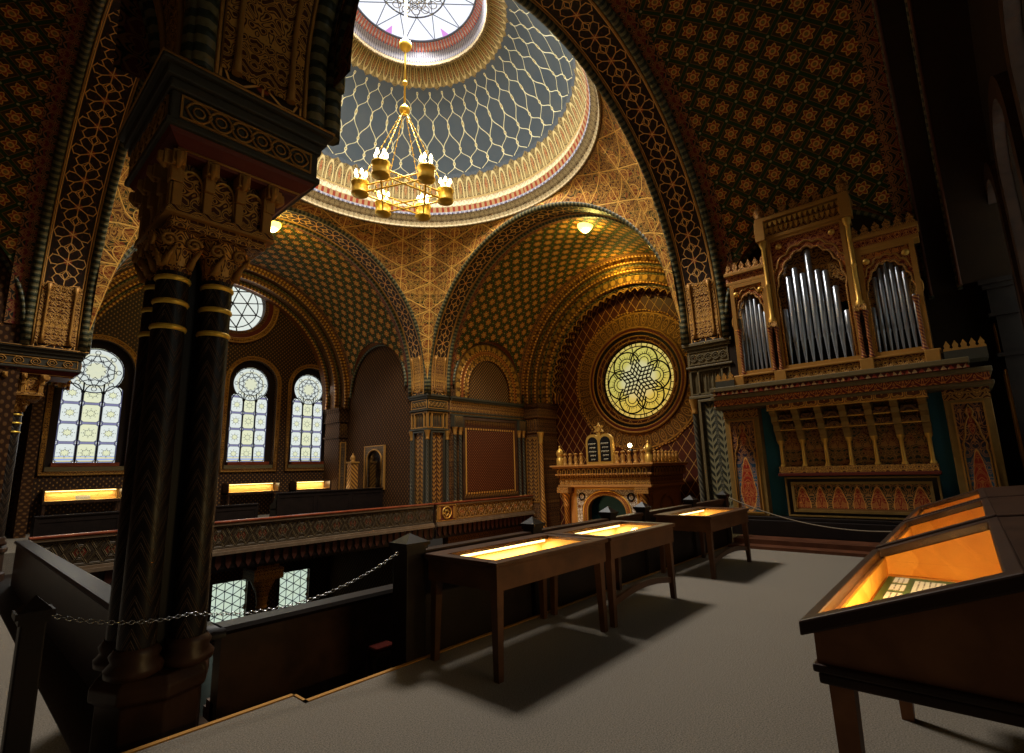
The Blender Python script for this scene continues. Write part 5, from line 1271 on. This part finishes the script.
    # low crestings at both ends of the cornice
    for a0,a1 in ((-1.42,-1.04),(-5.24,-4.72)):
        mb=MB(); mb.box((8.75,a0,3.03),(9.2,a1,3.2)); mb.build('end_block',M['stone_dark'],t)
        mb=MB(); crest(mb,facefr('W',8.78,0,8.78,0),a0,a1,3.2,3 if a1>-2 else 5,.17,-.03,.02); mb.build('end_cresting',M['gold_dull'],t)
M['gold_olive']=mat('olive_gilt',lambda u,v,p,o:dict(c=mix(noise(p,9.),c8(112,86,44),c8(148,116,62))),.5,.1)
M['column_red']=mat('red_colonnette',lambda u,v,p,o:dict(c=mix(below(tri((v*2+u)*8.),.4),c8(96,34,22),c8(168,112,54))),.4)
def flank(u,v,p,o):
    x=ab(u-.5); f=filil(x*.6,v*1.8,15.,.26)
    low=below(hyp(x*1.0*(mx(v-.22,0.)*2.6+1.),(v-.3)*1.15),.33+0.,.015); mid=below(hyp(x*2.4,(v-.84)*2.6),.3,.02)
    c=mix(below(v,.52,.2),c8(52,26,34),c8(34,84,108)); c=mix(mid,c,c8(124,40,24)); c=mix(low,c,c8(150,44,26)); c=mix(below(v,.06,.01),c,c8(22,70,84))
    c=mix(f*.5,c,c8(206,136,68)); c=mix(line(ab(hyp(x*1.0*(mx(v-.22,0.)*2.6+1.),(v-.3)*1.15)-.33),.014),c,c8(212,150,74))
    return dict(c=c,h=f,hs=.3)
M['flank_paint']=mat('painted_flank_panel',flank,.5)
def redp(u,v,p,o):
    k=fl(u); x=ab(cen(u)); f=filil(x*.3,v*.45,20.,.26); odd=fr(k*.5)*2.
    e=hyp(x*(1.+odd*.35)*1.1*(mx(v-.3,0.)*1.6+1.),mx(v-.42,0.)*.95+mx(.2-v,0.)*.6); inn=below(e,.44,.02)
    c=mix(inn,c8(22,34,26),c8(132,28,18)); c=mix(f*.5,c,c8(206,140,70)); c=mix(line(ab(e-.44),.03),c,c8(216,150,74)); c=mix(below(v,.08,.02),c,c8(120,84,44))
    return dict(c=c,h=f,hs=.3)
M['red_paint']=mat('painted_red_arabesques',redp,.5)
M['green_red']=mat('green_red_arabesque',lambda u,v,p,o:dict(c=mix(filil(u,v,26.,.3),mix(below(fr(u*2.5),.5),c8(48,50,34),c8(84,40,24)),c8(150,106,56)),h=filil(u,v,26.,.3),hs=.4),.5)
organ()
# ------------------------------------------------------------------ ark
def ark():
    x0,x1,y0,y1=14.0,16.4,3.05,6.95; zt=1.6
    t=thing('torah_ark','gilt ark with white inlaid arch, arcaded cornice and a row of small balusters','ark',(15.2,5,GZ))
    f=facefr('W',x0,0,x0,0); fs=facefr('S',0,y0,0,y0)
    cut=[(4.05,GZ+.2),(4.05,-.05)]+[(5-.95*math.cos(PI*i/20),-.05+.72*math.sin(PI*i/20)) for i in range(1,20)]+[(5.95,-.05),(5.95,GZ+.2)]
    mb=MB(); mb.prism([(y0+.25,GZ),(y1-.25,GZ),(y1-.25,.82),(y0+.25,.82)],f,-.5,0,[cut]); mb.build('front_wall',M['ark'],t)
    mb=MB(); mb.box((x0+.5,y0+.25,GZ),(x1,y1-.25,.82)); mb.build('body',M['ark'],t)
    mb=MB(); mb.face([(x0+.49,4.05,GZ+.2),(x0+.49,5.95,GZ+.2),(x0+.49,5.95,.7),(x0+.49,4.05,.7)]); mb.build('curtain',M['teal'],t)
    # white inlaid spandrels and arch mouldings
    for s in (-1,1):
        a=[(5+s*1.25,-.6),(5+s*1.25,.74),(5+s*.12,.74)]+[(5+s*1.02*math.sin(PI/2*i/12),-.05+.78*math.cos(PI/2*i/12)) for i in range(1,13)]+[(5+s*1.02,-.6)]
        mb=MB(); mb.prism(a,f,0,.015); mb.build('white_spandrel',M['white_inlay'],t)
        mb=MB(); mb.tube([f(5+s*1.0+.12*math.cos(2*PI*i/16),.48+.12*math.sin(2*PI*i/16),.025) for i in range(16)],.03,5,True); mb.build('rosette',M['black'],t)
        mb=MB(); mb.lathe([(.14,GZ),(.14,GZ+.3),(.1,GZ+.4),(.1,.1),(.13,.14),(.1,.2),(.14,.42),(.2,.56),(.2,.62)],(x0-.16,5+s*1.6,0),12); mb.build('portico_column',M['spiral_gold'],t)
        mb=MB(); mb.box((x0-.4,5+s*1.6-.25,.62),(x0,5+s*1.6+.25,.82)); mb.build('column_block',M['carved'],t)
    for q,m in ((.97,'gold'),(.88,'red_fili'),(.8,'gold_dull')):
        mb=MB(); mb.tube([f(5-q,-1.5,.0)]+[f(5-q*math.cos(PI*i/24),-.05+q*.76*math.sin(PI*i/24),.0) for i in range(25)]+[f(5+q,-1.5,.0)],.045,6); mb.build('arch_moulding',M[m],t)
    mb=MB(); frame4(mb,f,3.72,6.28,-1.4,.78,.05,0,.03); mb.build('gilt_frame',M['gold'],t)
    # entablature
    def slab(mb,g,a,b): mb.box((x0-.3-g,y0-g,a),(x1,y1+g,b))
    mb=MB(); slab(mb,-.05,.82,.9); slab(mb,.02,1.24,1.3); slab(mb,.1,1.5,1.56); slab(mb,.16,1.56,1.62); mb.build('cornice',M['ark'],t,bevel=.012)
    mb=MB(); slab(mb,-.1,.9,1.24); mb.build('frieze',M['gold_fili'],t)
    mb=MB(); slab(mb,0.,1.3,1.5); mb.build('arcade_band',M['brown_fili'],t)
    mb=MB(); g=facefr('W',x0-.3,0,x0-.3,0); g2=facefr('S',0,y0,0,y0); arcade(mb,g,y0+.1,y1-.1,1.16,1.48,17,.05); arcade(mb,g2,x0-.2,x1,1.2,1.48,11,.05); mb.build('arcade_frieze',M['gold'],t)
    # south side panel
    mb=MB(); frame4(mb,lambda a,b,d=0.:(a,y0+.25-d,b),x0+.1,x1-.05,-1.2,.76,.07,0,.03); mb.tube([(15.2+.5*math.cos(PI*i/16),y0+.22,.0+.5*math.sin(PI*i/16)) for i in range(17)],.05,5); mb.build('side_frame',M['gold_dull'],t)
    # balusters
    for k in range(14):
        y=y0+.35+(y1-y0-.7)*k/13
        if abs(y-5.1)<.62: continue
        mb=MB(); mb.lathe([(.09,0),(.09,.05),(.05,.08),(.085,.2),(.05,.3),(.04,.34),(.075,.38),(.075,.42),(.0,.44)],(x0-.15,y,1.62),10); mb.build('crest_baluster',M['gold_dull'],t)
    for k in range(8):
        x=x0+.1+2.0*k/7; mb=MB(); mb.lathe([(.09,0),(.09,.05),(.05,.08),(.085,.2),(.05,.3),(.04,.34),(.075,.38),(.0,.42)],(x,y0+.15,1.62),8); mb.build('crest_baluster',M['gold_dull'],t)
    for y in (y0+.12,y1-.12):
        mb=MB(); mb.lathe([(.14,0),(.14,.26),(.09,.3),(.13,.38),(.145,.46),(.11,.55),(.05,.62),(.03,.66),(.045,.7),(.0,.76)],(x0-.15,y,1.62),12); mb.build('corner_finial',M['gold'],t)
    # tablets of the law
    tb=thing('stone_tablets','gilt framed black twin tablets with pale lettering topped by a six pointed star','tablets',(x0-.12,5.08,1.62))
    f=facefr('W',x0-.1,0,x0-.1,0); c=5.08; h=.56
    def tab(o,hh,zt_,zb_): return [(c+o-hh,zb_),(c+o+hh,zb_),(c+o+hh,zt_-hh)]+[(c+o+hh*math.cos(PI*i/12),zt_-hh+hh*math.sin(PI*i/12)) for i in range(1,12)]+[(c+o-hh,zt_-hh)]
    out=[(c-h,1.62),(c+h,1.62),(c+h,2.42)]+[(c+.28+.28*math.cos(PI*i/12),2.42+.28*math.sin(PI*i/12)) for i in range(1,10)]+[(c+.08,2.72),(c-.08,2.72)]+[(c-.28+.28*math.cos(PI*i/12),2.42+.28*math.sin(PI*i/12)) for i in range(3,12)]+[(c-h,2.42)]
    mb=MB(); mb.prism(out,f,-.08,.04); mb.build('gilt_frame',M['gold'],tb)
    for o in (-.265,.265):
        mb=MB(); mb.prism(tab(o,.21,2.6,1.72),f,.04,.055); s=mb.build('black_tablet',M['black'],tb)
        mb=MB()
        for k in range(5):
            z=1.8+.14*k; w=[.1,.13,.15,.12,.14][k]
            a=-w
            while a<w-.03:
                g=.03+.012*((k*7+int(a*100))%3); mb.tube([f(c+o+a,z,.06),f(c+o+a+g,z+.005,.06)],.011,4); mb.tube([f(c+o+a+g,z,.06),f(c+o+a+g,z-.045,.06)],.008,4); a+=g+.02
        mb.build('lettering',M['white_letter'],s)
    zc=2.88; mb=MB()
    def st(r,a0,k): return (c+r*math.cos(a0+k*2*PI/6),zc+r*math.sin(a0+k*2*PI/6))
    pp=[]
    for k in range(6): pp+=[st(.22,PI/2,k),st(.125,PI/2+PI/6,k)]
    mb.prism(pp,f,-.03,.03); mb.build('star',M['gold'],tb)
    mb=MB(); mb.tube([f(c+.1*math.cos(2*PI*i/16),zc+.1*math.sin(2*PI*i/16),.035) for i in range(16)],.02,5,True); mb.build('star_boss',M['gold_dull'],tb)
    # lamp behind the balusters
    l=thing('spot_lamp','small bright spot lamp on the ark roof beside the twin tablets','lamp',(14.3,4.05,1.62))
    mb=MB(); mb.lathe([(.05,0),(.02,.05),(.02,.3),(.09,.36),(.1,.5),(.0,.5)],(14.3,4.05,1.62),10); mb.build('stand',M['black'],l)
    mb=MB(); mb.lathe([(.0,-.075),(.055,-.055),(.075,0),(.055,.055),(.0,.075)],(14.24,4.05,2.24),12); mb.build('bulb',M['bulb'],l)
    LIGHTS.append(('POINT',(14.1,4.05,2.3),9.,(1.,.85,.55),.1))
M['white_letter']=mat('pale_lettering',c8(206,196,166),.6)
ark()
# ------------------------------------------------------------------ niche, gilt post, gallery column, wall lamp
def niche():
    f=facefr('W',9.97,0,9.97,0)
    t=thing('glazed_niche','arched glazed niche with gilt frame on the brown wall behind the pew','niche',(9.97,13.3,1.0))
    def ar(c,h,z0,zt): return [(c-h,z0),(c+h,z0)]+[(c+h*math.cos(PI*i/14),zt-h*.8+h*.8*math.sin(PI*i/14)) for i in range(15)]
    mb=MB(); mb.prism([(12.6,.9),(14.0,.9),(14.0,2.62),(12.6,2.62)],f,-.02,.06,[ar(13.3,.5,.95,2.45)]); mb.build('surround',M['dark_fili'],t)
    mb=MB(); mb.tube([f(a,b,.065) for a,b in ar(13.3,.52,.95,2.47)],.035,6,True); frame4(mb,f,12.58,14.02,.88,2.64,.05,.0,.08); mb.build('gilt_frame',M['gold_dull'],t)
    mb=MB(); mb.poly(ar(13.3,.5,.95,2.45),f,(),.0); mb.build('mirror_pane',mat('dark_mirror',c8(120,120,120),.08,1.),t)
niche()
def giltpost():
    t=thing('gilt_pinnacle','gilt diagonal ribbed pinnacle with onion finial at the end of the pews','post',(9.55,14.3,0))
    mb=MB(); mb.box((9.38,14.14,0),(9.72,14.46,1.95)); mb.build('shaft',M['spiral_gold'],t,bevel=.02)
    mb=MB(); mb.box((9.35,14.1,1.95),(9.75,14.5,2.02)); mb.build('cap',M['gold_dull'],t,bevel=.01)
    mb=MB(); finial(mb,(9.55,14.3),2.02,.2); mb.build('finial',M['gold_dull'],t)
giltpost()
def gcolumn(x,y,label):
    t=thing('support_column',label,'column',(x,y,GZ),'slender columns carrying the gallery')
    mb=MB(); mb.lathe([(.2,GZ),(.2,GZ+.3),(.13,GZ+.4),(.12,-2.1)],(x,y,0),14); mb.build('shaft',M['spiral_dark'],t)
    mb=MB(); mb.lathe([(.12,-2.1),(.16,-2.05),(.13,-2.0),(.17,-1.7),(.3,-1.4),(.34,-1.3)],(x,y,0),14); mb.box((x-.4,y-.4,-1.3),(x+.4,y+.4,-1.0)); mb.box((x-.3,y-.3,-1.0),(x+.3,y+.3,-.75)); mb.build('capital',M['gold_fili'],t)
gcolumn(4.56,10.5,'slender column with gilt flared capital between the two low triangle paned windows')
t=thing('socket_light','tiny round white light glowing low on the organ case beyond the desks','lamp',(8.93,-5.04,.69))
mb=MB(); mb.lathe([(.0,-.03),(.022,-.02),(.028,0),(.022,.02),(.0,.03)],(8.93,-5.04,.69),10); mb.build('bulb',M['bulb'],t)
mb=MB(); mb.box((8.955,-5.08,.65),(8.985,-5.0,.73)); mb.build('base',M['black'],t)
# ------------------------------------------------------------------ light: daylight through the glass, lamps
for L in LIGHTS:
    if L[0]=='AREA': light('AREA',L[1],L[2],L[3],L[4],L[5],L[6],'strip_light')
    else: light('POINT',L[1],L[2],L[3],L[4],name='bulb_light')
DAY=(1.,.97,.91)
light('AREA',(DC[0],DC[1],OCU[1]-.05),1500.,DAY,2.5,None,(0,0,-1),'oculus_daylight',spread=2.5)
for (n,cx,w,out,zc,zn) in WN: light('AREA',(cx,NY-.12,3.9),18.,DAY,1.3,3.2,(0,-1,-.25),'window_daylight')
light('AREA',(ROSE[0],NY-.12,ROSE[1]),14.,DAY,1.8,1.8,(0,-1,-.3),'window_daylight')
light('AREA',(EX-.2,EW[0],EW[1]),30.,(1.,.9,.55),2.2,2.2,(-1,0,-.1),'window_daylight')
light('POINT',(15.3,4.7,9.0),80.,(1.,.78,.16),.1,name='cornice_light')
light('POINT',(11.6,6.4,-.2),70.,(1.,.52,.18),.25,name='nave_lamp_light')
w=bpy.data.worlds.new('world'); sc.world=w; w.use_nodes=True
w.node_tree.nodes['Background'].inputs[0].default_value=(.75,.62,.48,1); w.node_tree.nodes['Background'].inputs[1].default_value=.032
v=sc.view_settings; v.view_transform='Standard'; v.look='None'; v.exposure=0.; v.gamma=1.; v.use_curve_mapping=False
c=sc.cycles; c.max_bounces=6; c.diffuse_bounces=3; c.glossy_bounces=3; c.transparent_max_bounces=8; c.sample_clamp_indirect=4.; c.use_denoising=True
